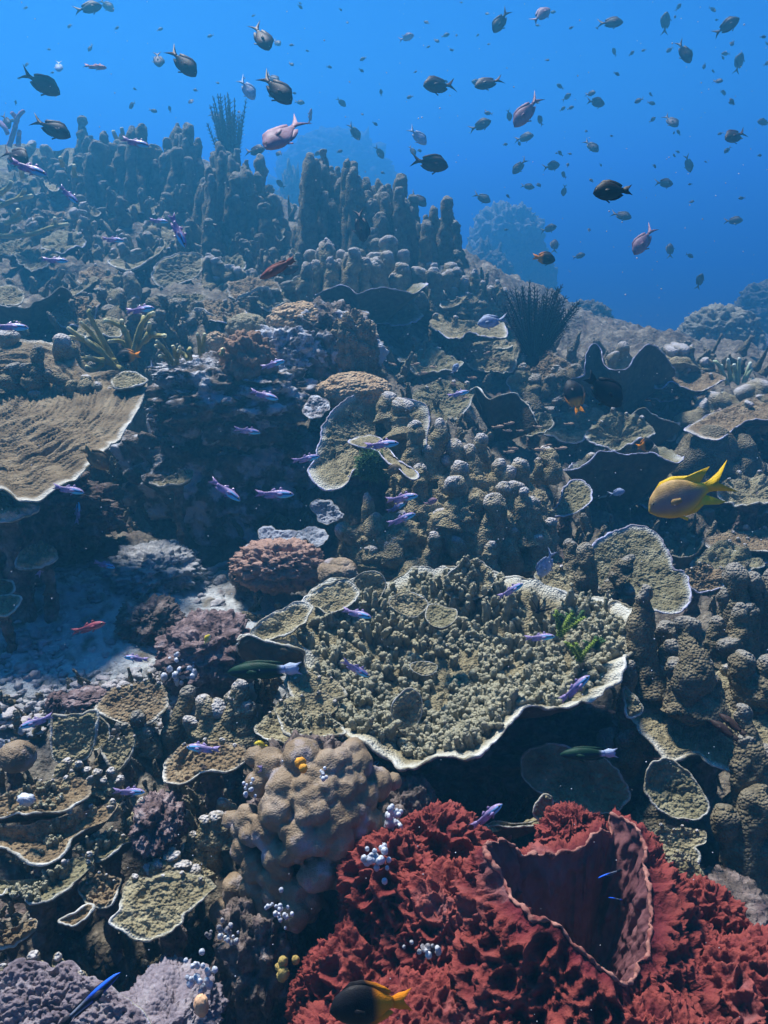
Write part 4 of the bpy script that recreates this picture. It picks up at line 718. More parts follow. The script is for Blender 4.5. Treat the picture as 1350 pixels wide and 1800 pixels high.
# ------------------------------------------------------------------ red barrel sponge
def pits(V, f, amp, st=(1, 1, .75), o=0):
    q = V*np.array(st)*f + o; q = q + .35*np.stack([fbm(q*.8, 2), fbm(q*.8 + 9, 2), fbm(q*.8 + 17, 2)], 1)
    a, b = worley(q); r = np.clip(1 - (b - a)*1.7, 0, 1)
    a2, b2 = worley(q*2.3 + 5); r2 = np.clip(1 - (b2 - a2)*1.8, 0, 1)
    big = fbm(V*9 + o, 2)
    return amp*(r**1.3*(1.2 + .9*big) + .45*r2*(.5 + r) - .6 + .35*fbm(q*4, 3) + .8*big), np.clip(r**2*.75 + .25*r2 - .1, 0, 1)
def sponge():
    rimp = [(846,1494,1.40),(862,1489,1.42),(885,1488,1.45),(912,1495,1.48),(940,1500,1.51),(968,1502,1.53),(996,1500,1.55),(1018,1488,1.56),(1034,1470,1.57),(1052,1466,1.58),(1072,1470,1.60),(1082,1452,1.62),(1078,1432,1.63),(1096,1436,1.61),(1112,1452,1.585),(1124,1476,1.56),(1134,1510,1.52),(1142,1560,1.48),(1144,1620,1.43),(1136,1680,1.36),(1104,1728,1.305),(1072,1712,1.28),(1046,1690,1.275),(1020,1668,1.275),(990,1640,1.28),(960,1628,1.29),(938,1618,1.30),(920,1596,1.31),(904,1574,1.33),(888,1548,1.35),(866,1524,1.37),(852,1508,1.385)]
    N = 420; rim = respace(spline([P(*q) for q in rimp], 900), N)
    rim = rim + .010*np.stack([fbm(rim*16, 3), fbm(rim*16 + 5, 3), fbm(rim*16 + 9, 3)*1.3], 1) + .003*np.stack([fbm(rim*60, 2), fbm(rim*60 + 5, 2), fbm(rim*60 + 9, 2)], 1)
    ctr = rim.mean(0); root = empty('barrel_sponge', [ctr[0], ctr[1], .25])
    tag(root, 'huge red barrel sponge with ragged pitted wall and a torn open mouth', 'sponge')
    rad = rim - ctr; rad[:, 2] = 0; rl = np.linalg.norm(rad, axis=1)[:, None]; u = rad/rl
    ang = np.arctan2(u[:, 1], u[:, 0])
    # outer wall: from the lip down and out to the foot
    Rm = 150; t = np.linspace(0, 1, Rm)
    flare = .12 + .10*np.clip(np.cos(ang + .5), 0, 1) + .16*np.clip(-np.sin(ang), 0, 1)*np.clip(np.cos(ang - 2.6) + .6, 0, 1.3)   # spreads most to the front left
    out = []
    for k in range(Rm):
        f = t[k]; z = rim[:, 2]*(1 - f) + (.17)*f
        p = rim + u*(flare*f**.85*1.15 + .012*min(1, f*12))[:, None]; p[:, 2] = z; out.append(p)
    out = np.array(out).reshape(-1, 3); tt = np.repeat(t, N)
    h, tp = pits(out, 35, .017); w = sm(0, .05, tt)
    nrm = np.tile(u, (Rm, 1)) + np.array([0, 0, .8]); nrm /= np.linalg.norm(nrm, axis=1)[:, None]
    V = out + nrm*(h*w)[:, None]
    mk('outer_wall', V, [gridq(Rm, N)], M['sponge'], root, {'tip': tp*w*.95})
    # mouth: smooth folded wall going down inside
    Ri = 60; t = np.linspace(0, 1, Ri); inn = []
    for k in range(Ri):
        f = t[k]; p = rim - u*(rl[:, 0]*(.06 + .55*f**1.3)*min(1, f*8))[:, None]; p[:, 2] = rim[:, 2]*(1 - f) + .24*f; inn.append(p)
    inn.append(np.repeat(np.array([[ctr[0], ctr[1], .235]]), N, 0)); Ri += 1
    inn = np.array(inn).reshape(-1, 3); hi = .014*fbm(inn*np.array([26, 26, 5]), 3) + .006*fbm(inn*60, 3)
    inn = inn + np.tile(u, (Ri, 1))*(hi*np.repeat(np.append(sm(0, .1, t), 0), N))[:, None]
    mk('mouth', inn, [gridq(Ri, N)[:, ::-1]], M['sponge_in'], root)
    e = rim + np.array([0, 0, .001]); V, Q, T = tube(e, .0034*(1 + .9*fbm(e*50, 3)), 10, closed=True)
    V = V + .003*np.stack([fbm(V*90, 2), fbm(V*90 + 4, 2), fbm(V*90 + 8, 2)], 1)
    mk('lip', V, [Q], M['sponge_rim'], root)
    # lobes leaning on the barrel: left shoulder, foot, right foot and the torn back wall
    def lobe(c, r, seed, f=35, amp=.016, name='lobe', shape=1.0, lob=.12):
        iv, it = ICO[6]; o3 = seed*3.3
        b = iv*(1 + lob*fbm(iv*1.7 + o3, 3))[:, None]; V = b*np.array(r) + c
        n = iv/np.array(r); n /= np.linalg.norm(n, axis=1)[:, None]; h, tp = pits(V, f, amp, o=o3)
        mk(name, V + n*h[:, None], [it], M['sponge'], root, {'tip': tp*.95})
    lobe(P(762, 1500, 1.62), (.075, .07, .085), 1)
    lobe(P(700, 1590, 1.52), (.085, .09, .12), 2)
    lobe(P(655, 1765, 1.47), (.125, .12, .125), 3)
    lobe(P(790, 1680, 1.45), (.11, .11, .14), 4)
    lobe(P(760, 1860, 1.32), (.20, .10, .10), 5)
    lobe(P(1010, 1470, 1.70), (.062, .035, .050), 6, f=50, amp=.013)
    lobe(P(1235, 1650, 1.58), (.075, .09, .09), 7)
    lobe(P(1290, 1780, 1.45), (.13, .13, .10), 8)
    lobe(P(1120, 1900, 1.28), (.16, .10, .09), 9)
sponge()
M['rockp'] = mat('crusted_rock', [(.3, (.035, .024, .024)), (.46, (.12, .08, .075)), (.58, (.24, .17, .16)), (.75, (.44, .38, .35))], 26, detail=9, bump=.9, bscale=60, voro=False, bdist=.02)
M['rubbley'] = mat('rubble_grey', [(.3, (.12, .12, .12)), (.5, (.30, .30, .29)), (.7, (.48, .47, .44))], 40, tip=(.45, .40, .38), bump=.8, bscale=70, voro=False, bdist=.012)
# ------------------------------------------------------------------ rock outcrop in the middle with what grows on it
rock('dark overhanging rock ledge in the middle left, crusted white on top', 410, 700, 3.12, 250, 130, .22, m='crust', seed=5, lob=.3, rough_=.22, fine=.05)
rock('dark rock wall at the back of the hollow', 400, 860, 3.3, 330, 260, .16, m='crust', seed=6, lob=.3, rough_=.25, fine=.05)
rock('squarish rock block under the brain coral', 575, 630, 3.3, 170, 170, .16, m='crust', seed=7, rough_=.2, lob=.2)
rock('knobbly pale crusted rock beside the brain coral rock', 500, 625, 3.2, 130, 90, .10, m='whitish', seed=8, rough_=.25, fine=.07, lob=.3)
rock('pale crusted cushion on top of the dark ledge', 345, 655, 3.05, 120, 44, .10, m='whitish', seed=9, rough_=.3, fine=.08, lob=.3)
rock('small arched brain coral on top of the rock block', 528, 566, 3.25, 110, 66, .09, m='brain', name='brain_coral', cat='coral', seed=10, lob=.12, rough_=.08)
rock('smooth pale brain coral with three humps in the middle', 622, 688, 3.05, 118, 60, .09, m='brain', name='brain_coral', cat='coral', seed=11, lob=.25, lf=1.6, rough_=.05)
rock('pale round coral head behind the rock ledge', 434, 576, 3.4, 70, 48, .07, m='plate', name='massive_coral', cat='coral', seed=12, lob=.1, rough_=.06)
rock('small ochre coral ball left of the pale head', 380, 606, 3.35, 42, 44, .045, m='brain', name='massive_coral', cat='coral', seed=13, lob=.1, rough_=.06)
rock('brown lumpy soft coral on the right of the ledge', 436, 640, 2.98, 84, 96, .07, m='softbrown', name='soft_coral', cat='coral', seed=14, lob=.45, lf=3.0, attr=1)
rock('ochre knobbly coral growing down the right side of the rock block', 622, 616, 3.16, 70, 110, .05, m='plate_brown', name='knob_coral', cat='coral', seed=15, lob=.5, lf=3.4)
rock('pinkish brown bushy soft coral inside the hollow', 490, 994, 2.66, 130, 74, .08, m='softpink', name='soft_coral', cat='coral', seed=16, lob=.4, lf=4.0, fine=.09, attr=1)
rock('small pinkish rock under the bushy soft coral', 432, 1004, 2.72, 50, 66, .05, seed=17, fine=.06)
rock('smooth tan dome coral behind the back rim of the large table', 594, 1008, 2.5, 66, 50, .06, m='lump', name='massive_coral', cat='coral', seed=18, lob=.15, rough_=.05, lf=1.6)
rock('purple crusted rock in the left foreground', 278, 1450, 1.66, 80, 90, .06, seed=19, rough_=.22, fine=.05, m='rockp')
rock('pink crusted boulder left of the large table', 370, 1150, 2.2, 150, 110, .12, seed=20, rough_=.25, fine=.06, m='rockp')
rock('pinkish log of dead coral on the rubble', 152, 1230, 2.05, 76, 30, .04, seed=21, m='rockp', name='dead_coral', rough_=.15)
rock('faint reddish lump on the rubble', 100, 1238, 2.1, 34, 40, .03, seed=22, m='rockp')
rock('rubble mound on the sand under the hollow', 270, 1000, 2.75, 130, 60, .12, m='rubbley', seed=23, rough_=.3, fine=.09, lob=.3)
rock('dark rubble heap left of the pink boulder', 262, 1090, 2.4, 90, 60, .08, seed=24, rough_=.3, fine=.07)
rock('olive glassy dome at the left edge, foreground', 30, 1330, 1.82, 64, 52, .035, m='lump', name='massive_coral', cat='coral', seed=25, lob=.05, rough_=.03)
rock('dead pale rock in the bottom right corner', 1290, 1610, 1.74, 130, 80, .10, m='rock', seed=26, rough_=.25, fine=.06)
rock('knobbly dead coral at the bottom left beside the mauve plate', 290, 1800, 1.38, 160, 90, .09, m='plate_mauve', seed=27, rough_=.25, fine=.08, lob=.35)
rock('dark rock in shade under the shield plate', 350, 1690, 1.75, 150, 110, .08, seed=28, rough_=.2)
rock('dark rock in shade at the left under the shelves', 40, 1610, 1.8, 180, 80, .08, seed=29, rough_=.2)
rock('dark rock in shade under the long shelves', 150, 1540, 1.9, 240, 90, .08, seed=30, rough_=.2)
rock('dark rock in shade under the netted shelf', 360, 1400, 1.98, 170, 90, .08, seed=31, rough_=.2)
rock('dark rock carrying the cream shelves at the left edge', -20, 990, 2.62, 150, 260, .12, seed=32, rough_=.25, fine=.06)
rock('dark rock mass under the large ridged plate', 60, 900, 2.95, 260, 120, .12, seed=33, rough_=.25, fine=.06)
rock('added dark rock mass that keeps the space beneath the large table dark', 900, 1330, 2.24, 460, 190, .14, seed=34, rough_=.25, fine=.06)  # added to cover sunlit ground so the gap under the table stays dark
# far coral heads
def far_head(label, x, y, d, w, h, seed, m='column_dark'):
    s = pxm(d); c = P(x, y, d); g = gz(c[:2])[0] - .3; root = empty('massive_coral', [c[0], c[1], g]); tag(root, label, 'coral')
    blob('dome', c, w*s/2, w*s*.5, h*s/2, m, root, 5, seed=seed, lob=.22, lf=3, rough_=.14, fine=.05)
    hh = max(c[2] - g, .2); blob('base', np.array([c[0], c[1], g + hh*.5]), w*s*.72, w*s*.7, hh*.62, m, root, 5, seed=seed + 9, lob=.2, lf=3, rough_=.2, fine=.05)
far_head('ghostly domed coral head behind the middle hump', 590, 305, 26, 170, 130, 40)
far_head('hazy rounded coral head in the blue, centre right', 890, 440, 17, 120, 140, 41, 'plate')
far_head('hazy low coral head right of the black feather star', 1030, 575, 9, 90, 80, 42)
far_head('hazy bushy coral head at the right edge', 1265, 590, 8, 120, 90, 43, 'plate')
far_head('dark distant coral head at the right edge skyline', 1350, 535, 12, 90, 70, 44)
far_head('faint low coral head at the foot of the hazy one', 850, 480, 13, 90, 70, 45)
far_head('faint lump in the gap left of the middle hump', 520, 380, 14, 70, 100, 46)
# ------------------------------------------------------------------ branching corals
def staghorn(label, d, lines, w, m='stag', name='staghorn_coral'):
    b = P(lines[0][0][0], lines[0][0][1], d); root = empty(name, b); tag(root, label, 'coral'); s = pxm(d)
    for ln in lines:
        mb = MB(); q = [P(x, y, d + RNG.normal()*.02 - (.03*i)) for i, (x, y) in enumerate(ln)]
        p = spline(np.array(q), 6*len(q), False); t = np.linspace(0, 1, len(p)); r = w*s/2*(1.05 - .3*t); r[-1] *= .5
        V, Q, T = tube(p, r, 10); V = V + .10*w*s*np.stack([perlin(V/w/s*1.6), perlin(V/w/s*1.6 + 5), perlin(V/w/s*1.6 + 9)], 1)
        mb.add(V, Q, T, tip=sm(.72, 1, np.append(np.repeat(t, 10), [0, 1])))
        mb.build('branch', M[m], root)
    return root
staghorn('olive staghorn coral with forked yellow-tipped branches, above the large ridged plate', 2.95,
  [[(206,642),(165,605),(120,592)],[(204,640),(160,560),(158,545)],[(200,636),(150,600),(118,575)],[(205,634),(170,632),(130,630)],[(190,622),(160,585),(140,566)],[(212,655),(180,620),(150,596)],[(96,600),(112,600),(128,604)],[(216,650),(196,640),(150,626)],[(180,640),(165,650),(150,644)]], 9)
staghorn('upright staghorn bush with finger branches, right of the olive staghorn', 2.95,
  [[(234,618),(246,575),(262,555),(270,550)],[(230,612),(219,580),(200,568),(183,563)],[(236,618),(255,596),(261,582),(263,567)],[(240,606),(250,570),(252,556)],[(226,612),(212,600),(190,600)],[(255,600),(266,588),(274,585)],[(262,590),(276,590),(291,590)],[(219,585),(215,575),(214,562)],[(232,620),(224,600),(218,572)]], 9)
staghorn('small finger coral clump in front of the ochre ball', 2.9, [[(306,642),(292,618),(274,598)],[(300,630),(284,612),(272,608)],[(312,640),(308,622),(304,608)],[(310,636),(314,622),(316,610)],[(330,632),(322,622),(312,616)],[(300,640),(290,628),(280,626)],[(335,630),(332,618),(334,612)],[(352,622),(350,600),(347,586)],[(356,620),(358,600),(360,586)],[(388,625),(392,618),(390,612)]], 8)
staghorn('yellowish staghorn branches at the far left of the slope', 4.6, [[(-10,366),(25,352),(58,344)],[(30,352),(40,340),(44,332)],[(-10,415),(50,413),(90,400),(122,394)],[(90,402),(96,392),(97,384)],[(20,386),(34,374),(30,368)],[(0,340),(14,330),(20,318)],[(40,312),(38,304),(36,298)],[(110,290),(108,284),(106,277)],[(132,312),(130,300),(131,290)],[(10,392),(30,388),(38,380)]], 9)
staghorn('short yellow tipped sprigs on the left skyline', 6.2, [[(208,250),(202,238),(199,230)],[(222,252),(228,236),(232,227)],[(236,290),(240,282),(243,274)],[(214,244),(216,236),(213,224)]], 8)
staghorn('pale green staghorn bush at the right edge', 4.6, [[(1290,712),(1278,672),(1262,640),(1254,636)],[(1292,712),(1284,668),(1280,630)],[(1294,712),(1298,660),(1300,628)],[(1296,712),(1308,670),(1320,636)],[(1298,712),(1312,690),(1324,664)],[(1288,712),(1266,690),(1250,668)],[(1280,690),(1270,660),(1268,640)],[(1300,690),(1314,660),(1322,646)],[(1284,700),(1258,690),(1240,676)],[(1300,705),(1316,690),(1326,680)],[(1290,690),(1292,655),(1290,640)],[(1285,715),(1255,705),(1230,700)]], 8, m='stag_pale')
staghorn('pale green twigs low between the drooping plate and the black fish', 4.4, [[(1240,730),(1220,700),(1196,706)],[(1236,728),(1226,712),(1216,692)],[(1240,735),(1260,706),(1272,690)],[(1230,735),(1210,715),(1190,700)],[(1245,735),(1256,720),(1262,700)],[(1220,735),(1206,735),(1190,704)]], 8, m='stag_pale')
staghorn('purplish tube branches on the far left skyline', 6.0, [[(16,258),(26,225),(32,205),(42,194)],[(30,212),(26,204),(20,198)],[(32,256),(33,240),(34,230)],[(0,216),(8,224),(14,236)]], 9, m='purple')
# ------------------------------------------------------------------ feather stars, weeds, ball clusters
feather_star('spiky black feather star spreading its arms, left of the two-crested plate', 936, 634, 4.0, 124, .55, n=100, m='black', seed=3, lean=3, arcs=(-58, 58), curl=.16, pin=.020)
feather_star('dusky upright feather star on the left skyline', 408, 330, 6.0, 132, .22, n=50, m='dkblue', seed=5, arcs=(-55, 45), curl=.10, pin=.016)
feather_star('thin dark feather star curled on the right of the large table', 945, 1075, 2.16, 44, 1.0, n=10, m='black', seed=8, arcs=(-90, 90), curl=.6, pin=.010)
for i, (x, y, d, h, lb) in enumerate([(984,1106,2.0,44,'yellow-green feathery weed on the right of the large table, leftmost sprig'), (1020,1150,1.92,44,'yellow-green feathery weed on the large table, lowest sprig'), (1008,1090,2.06,36,'dark green feathery weed between the two yellow-green sprigs'), (1048,1126,2.0,24,'small teal green feathery weed, rightmost on the large table')]):
    b = P(x, y + 16, d); root = empty('feathery_weed', b); tag(root, lb, 'seaweed'); rs = np.random.RandomState(i)
    for k in range(5):
        L = h*pxm(d)*rs.uniform(.7, 1.1); u = np.array([rs.normal()*.35, rs.normal()*.3, 1]); u /= np.linalg.norm(u); t = np.linspace(0, 1, 14)[:, None]; p = b + u*L*t + np.array([rs.normal()*.01, 0, 0])*t**2
        mb = MB(); V, Q, T = tube(p, .0012, 4); mb.add(V, Q, T)
        for j in range(1, 14):
            for a in range(5):
                an = a*1.257 + j*.6; v = np.array([cos(an), sin(an), .35])*.009*(1 - .4*j/14); V, Q, T = tube(np.array([p[j], p[j] + v*.6, p[j] + v]), [.0014, .0013, .0005], 3); mb.add(V, Q, T)
        mb.build('frond', M['green' if i != 2 and i != 3 else 'greenturf'], root)
def turf(label, x, y, d, w, h, n, L, m='greenturf'):
    mb = MB(); rs = np.random.RandomState(2); s = pxm(d); c = P(x, y, d)
    V, T = ICO[3]; mb.add(c + V*np.array([w*s*.36, .02, h*s*.36]) + .006*np.stack([perlin(V*3), perlin(V*3 + 3), perlin(V*3 + 6)], 1), None, T)
    for k in range(n):
        v = rs.normal(size=3); v /= np.linalg.norm(v); v[1] = -abs(v[1]); q = c + v*np.array([w*s*.35, .02, h*s*.35]); e = q + (v*.7 + rs.normal(size=3)*.5)*L
        V, Q, T = tube(np.array([q, (q + e)/2 + rs.normal(size=3)*L*.15, e]), [.0013, .0010, .0004], 3); mb.add(V, Q, T)
    return tag(mb.build('algae_tuft', M[m], None), label, 'algae')
turf('fuzzy green algae tuft on the scalloped tan plate', 658, 818, 2.70, 80, 62, 900, .016)
balls('white grape-like cluster between the lobed coral and the red sponge', 664, 1508, 1.40, 40, 44, 22, 6, seed=1)
balls('white grape-like cluster on the pink boulder', 328, 1186, 2.08, 66, 34, 22, 6, seed=2)
balls('small dim white cluster just above the grape-like one on the pink boulder', 322, 1158, 2.1, 44, 14, 10, 4, seed=21)
balls('blue-white bead cluster at the bottom, above the pink shell', 350, 1716, 1.36, 50, 70, 22, 6, seed=3)
balls('speckled bead cluster on the lower lobes', 492, 1600, 1.40, 46, 46, 20, 4, seed=4)
balls('greyish bead mat below the left lobes', 396, 1638, 1.42, 46, 40, 24, 4, seed=5, m='whitish')
balls('tiny black and white tuft on the upper lobes', 570, 1362, 1.42, 18, 16, 8, 4, seed=6)
balls('tiny pale tuft left edge of the lobed coral', 440, 1392, 1.46, 22, 40, 10, 4, seed=8)
balls('tiny white tuft between lobed coral and sponge, upper', 692, 1425, 1.52, 26, 30, 10, 5, seed=9)
balls('white crumbs of sponge growth among the red ridges', 748, 1668, 1.26, 44, 14, 16, 5, seed=11, m='whitish')
balls('yellow sponge lump between the lobed coral and the red sponge', 498, 1706, 1.42, 22, 34, 9, 8, m='yball', name='yellow_sponge', cat='sponge', seed=12)
balls('bright orange spot of sponge on top of the lobed coral', 530, 1343, 1.44, 12, 10, 7, 7, m='orange_b', name='orange_sponge', cat='sponge', seed=14)
balls('white clump at the lower rim of the left lobes', 690, 1445, 1.55, 26, 22, 9, 8, seed=15)
s_ = blob('sea_squirt', P(354,1768,1.34), .011, .011, .019, 'shell', None, 3, lob=.1); tag(s_, 'pinkish orange sea squirt at the bottom, under the blue-white beads', 'sea squirt')
s_ = blob('coral_fragment', P(46,1406,1.58), .014, .008, .010, 'ball', None, 2, lob=.5, rough_=.3); tag(s_, 'bright white chip lying on the upper long shelf', 'coral fragment')
# ------------------------------------------------------------------ rubble and ground cover nobody could count
def scatter_stuff():
    rs = np.random.RandomState(9); mb = MB(); V1, T1 = ICO[1]; V2, T2 = ICO[2]; n = 0
    while n < 1500:
        x, y = rs.uniform(-40, 430), rs.uniform(985, 1290)
        dens = .25 + .75*sm(1090, 1180, np.array(y))
        if rs.rand() > dens: continue
        q, d = G(x, y); r = rs.lognormal(-5.05, .45); sc = np.array([rs.uniform(.7, 1.9), rs.uniform(.7, 1.5), rs.uniform(.4, .9)])
        a = rs.rand()*6.28; v = V1*(1 + .28*rs.normal(size=(len(V1), 1)))*r*sc; v = np.stack([v[:, 0]*cos(a) - v[:, 1]*sin(a), v[:, 0]*sin(a) + v[:, 1]*cos(a), v[:, 2]], 1)
        mb.add(q + v + np.array([0, 0, r*.2]), None, T1, tip=rs.rand()); n += 1
    o = mb.build('rubble', M['rubbley'], None, smooth=True); tag(o, 'grey broken coral rubble strewn over the sand, left', 'rubble', kind='stuff')
    mb = MB()
    for _ in range(5200):
        x, y = rs.uniform(-60, 1410), rs.uniform(300, 1800)
        if y < 1200 and y > 950 and x < 430: continue
        if x > 860 and y < 610: continue
        if fbm(np.array([[x*.006, y*.012, 3.]]), 2)[0] < -.12: continue      # in patches
        q, d = G(x, y)
        if d > 6.9: continue
        s = pxm(d)
        (spike if rs.rand() < .7 else finger)(mb, q, np.array([rs.normal()*.3, -.1, 1]), s*rs.uniform(8, 40), s*rs.uniform(3., 8.5))
    o = mb.build('coral_growth', M['column_dark'], None); tag(o, 'low knobbly growth covering the reef between the corals', 'coral growth', kind='stuff')
scatter_stuff()
# small wild plates between the named ones
def wild_plates():
    rs = np.random.RandomState(31)
    spots = [(60,470),(110,440),(170,500),(210,520),(330,540),(390,560),(470,540),(520,580),(440,520),(300,430),(250,380),(360,400),(450,430),(540,470),(620,540),(690,560),(720,480),(600,600),(860,640),(920,690),(960,660),(1060,700),(1130,770),(1180,700),(1250,800),(1300,860),(1340,890),(1000,760),(940,760),(130,560),(180,590),(330,320),(180,300),(640,500),(760,500),(700,440),(860,540),(400,480),(1050,870),(1150,880),(20,450),(90,400),(200,350),(30,340),(320,350),(410,330),(1280,1000),(1320,980),(880,600)]
    for k, (x, y) in enumerate(spots):
        q, d = G(x, y)
        if d > 7: continue
        w = rs.uniform(24, 54)*min(1, 4.6/d)*1.2; a0 = rs.rand()*6; tl = rs.uniform(14, 40); o = []
        for j in range(9):
            a = a0 + j*2*pi/9; r = w*rs.uniform(.75, 1.2); o.append((x + r*cos(a), y - 14 + r*sin(a)*(.28 + tl*.008)))
        plate('small tan plate coral half buried among the columns of the slope', o, (x, y - 12), d - .10, tilt=tl, roll=rs.uniform(-10, 10), dish=.02, N=90, R=22, ruff=.03, wob=.012, bump=.008, seed=70 + k, sr=w*pxm(d)*.5, back=2,
              mat_=['plate', 'plate_olive', 'plate_brown'][k % 3], rimm='rim_lilac' if k % 2 else 'rim', group='small plate corals scattered over the slope')
wild_plates()
# ------------------------------------------------------------------ fish
def fmat(name, c1, c2, c3=(.01, .01, .012), rough=.55):
    m = bpy.data.materials.new(name); m.use_nodes = True; t = m.node_tree; N = t.nodes; b = N['Principled BSDF']
    b.inputs['Roughness'].default_value = rough; b.inputs['Specular IOR Level'].default_value = .15
    tc = N.new('ShaderNodeTexCoord'); n = N.new('ShaderNodeTexNoise'); n.inputs['Scale'].default_value = 9; n.inputs['Detail'].default_value = 6; lk(t, tc.outputs['Object'], n.inputs['Vector'])
    r = N.new('ShaderNodeValToRGB'); r.color_ramp.elements[0].position = .3; r.color_ramp.elements[0].color = (*[v*.65 for v in c1], 1); r.color_ramp.elements[1].position = .7; r.color_ramp.elements[1].color = (*[min(1, v*1.3) for v in c1], 1)
    lk(t, n.outputs[0], r.inputs[0]); col = r.outputs[0]
    for at, c in (('tip', c2), ('dark', c3)):
        a = N.new('ShaderNodeAttribute'); a.attribute_name = at; mx = N.new('ShaderNodeMix'); mx.data_type = 'RGBA'
        lk(t, a.outputs['Fac'], mx.inputs[0]); lk(t, col, mx.inputs[6]); mx.inputs[7].default_value = (*c, 1); col = mx.outputs[2]
    lk(t, col, b.inputs['Base Color'])
    v = N.new('ShaderNodeTexVoronoi'); v.inputs['Scale'].default_value = 55; lk(t, tc.outputs['Object'], v.inputs['Vector'])   # scales
    bp = N.new('ShaderNodeBump'); bp.inputs['Strength'].default_value = .12; bp.inputs['Distance'].default_value = .01; lk(t, v.outputs[0], bp.inputs['Height']); lk(t, bp.outputs[0], b.inputs['Normal'])
    return m
FM = {'chromis': fmat('chromis_skin', (.040, .018, .021), (.065, .030, .030)), 'pink': fmat('pink_skin', (.27, .16, .21), (.40, .26, .30)), 'cardinal': fmat('cardinal_skin', (.40, .30, .50), (.12, .66, 1.0), (.012, .012, .05), .25),
      'redfish': fmat('red_skin', (.32, .07, .09), (.45, .2, .2)), 'black': fmat('black_skin', (.010, .009, .011), (.85, .27, .01)), 'yellow': fmat('yellow_skin', (.42, .27, .10), (.85, .55, .02), (.26, .19, .21)),
      'slim': fmat('slim_skin', (.035, .018, .014), (.06, .03, .02)), 'tan': fmat('tan_skin', (.45, .30, .20), (.6, .45, .3)), 'wrasse': fmat('wrasse_skin', (.006, .035, .018), (.55, .65, .85), (.01, .015, .05)), 'cleaner': fmat('cleaner_skin', (.02, .02, .03), (.02, .14, .85), (.25, .28, .34)),
      'pale': fmat('pale_skin', (.30, .36, .48), (.5, .55, .65)), 'brown': fmat('brown_skin', (.20, .14, .075), (.35, .26, .12)), 'jet': fmat('jet_skin', (.006, .006, .009), (.01, .01, .014)), 'far': fmat('far_skin', (.04, .03, .036), (.06, .045, .05)), 'parrot': fmat('parrot_skin', (.20, .06, .05), (.33, .14, .10)), 'butter': fmat('butterfly_skin', (.70, .55, .05), (.75, .7, .55)), 'eye': fmat('eye_black', (.01, .01, .01), (.3, .3, .3), rough=.1)}
EYEW = fmat('eye_ring', (.45, .40, .25), (.5, .5, .4), rough=.2)
# profile: station (1 nose .. 0 tail base), upper edge, lower edge, in body lengths
PROF = {'chromis': [(1,.0,.0),(.93,.09,.075),(.82,.17,.14),(.65,.225,.20),(.45,.215,.205),(.25,.145,.14),(.1,.065,.065),(0,.045,.045)],
        'damsel': [(1,-.02,.03),(.94,.10,.09),(.82,.20,.165),(.65,.265,.225),(.45,.26,.235),(.25,.19,.18),(.1,.09,.09),(0,.065,.065)],
        'cardinal': [(1,.0,.015),(.92,.06,.055),(.78,.10,.095),(.6,.115,.11),(.42,.095,.09),(.22,.06,.055),(.08,.043,.04),(0,.04,.04)],
        'wrasse': [(1,.0,.01),(.93,.05,.045),(.8,.09,.085),(.6,.115,.11),(.4,.11,.105),(.2,.08,.08),(.08,.055,.055),(0,.05,.05)],
        'cleaner': [(1,.0,.005),(.93,.03,.025),(.8,.05,.045),(.6,.06,.055),(.4,.055,.05),(.2,.042,.04),(0,.03,.03)]}
SHAPE = {'chromis': 'chromis', 'pink': 'chromis', 'cardinal': 'cardinal', 'redfish': 'cardinal', 'black': 'damsel', 'yellow': 'damsel', 'slim': 'wrasse', 'tan': 'cardinal', 'wrasse': 'wrasse', 'cleaner': 'cleaner', 'pale': 'chromis', 'brown': 'damsel', 'far': 'chromis', 'jet': 'damsel', 'parrot': 'wrasse', 'butter': 'damsel'}
def fin(out, th=.006, n=10):                               # a thin solid fin from an outline (x, z)
    o = np.array(out, float); c = o.mean(0); m = len(o); V = []; 
    for s in (1, -1):
        V += [(x, s*th*.35, z) for x, z in o]; V.append((c[0], s*th, c[1]))
    a = np.arange(m); b = (a + 1) % m
    T = np.concatenate([np.stack([a, b, np.full(m, m)], 1), np.stack([b + m + 1, a + m + 1, np.full(m, 2*m + 1)], 1)])
    Q = np.stack([b, a, a + m + 1, b + m + 1], 1)
    return np.array(V), Q, T
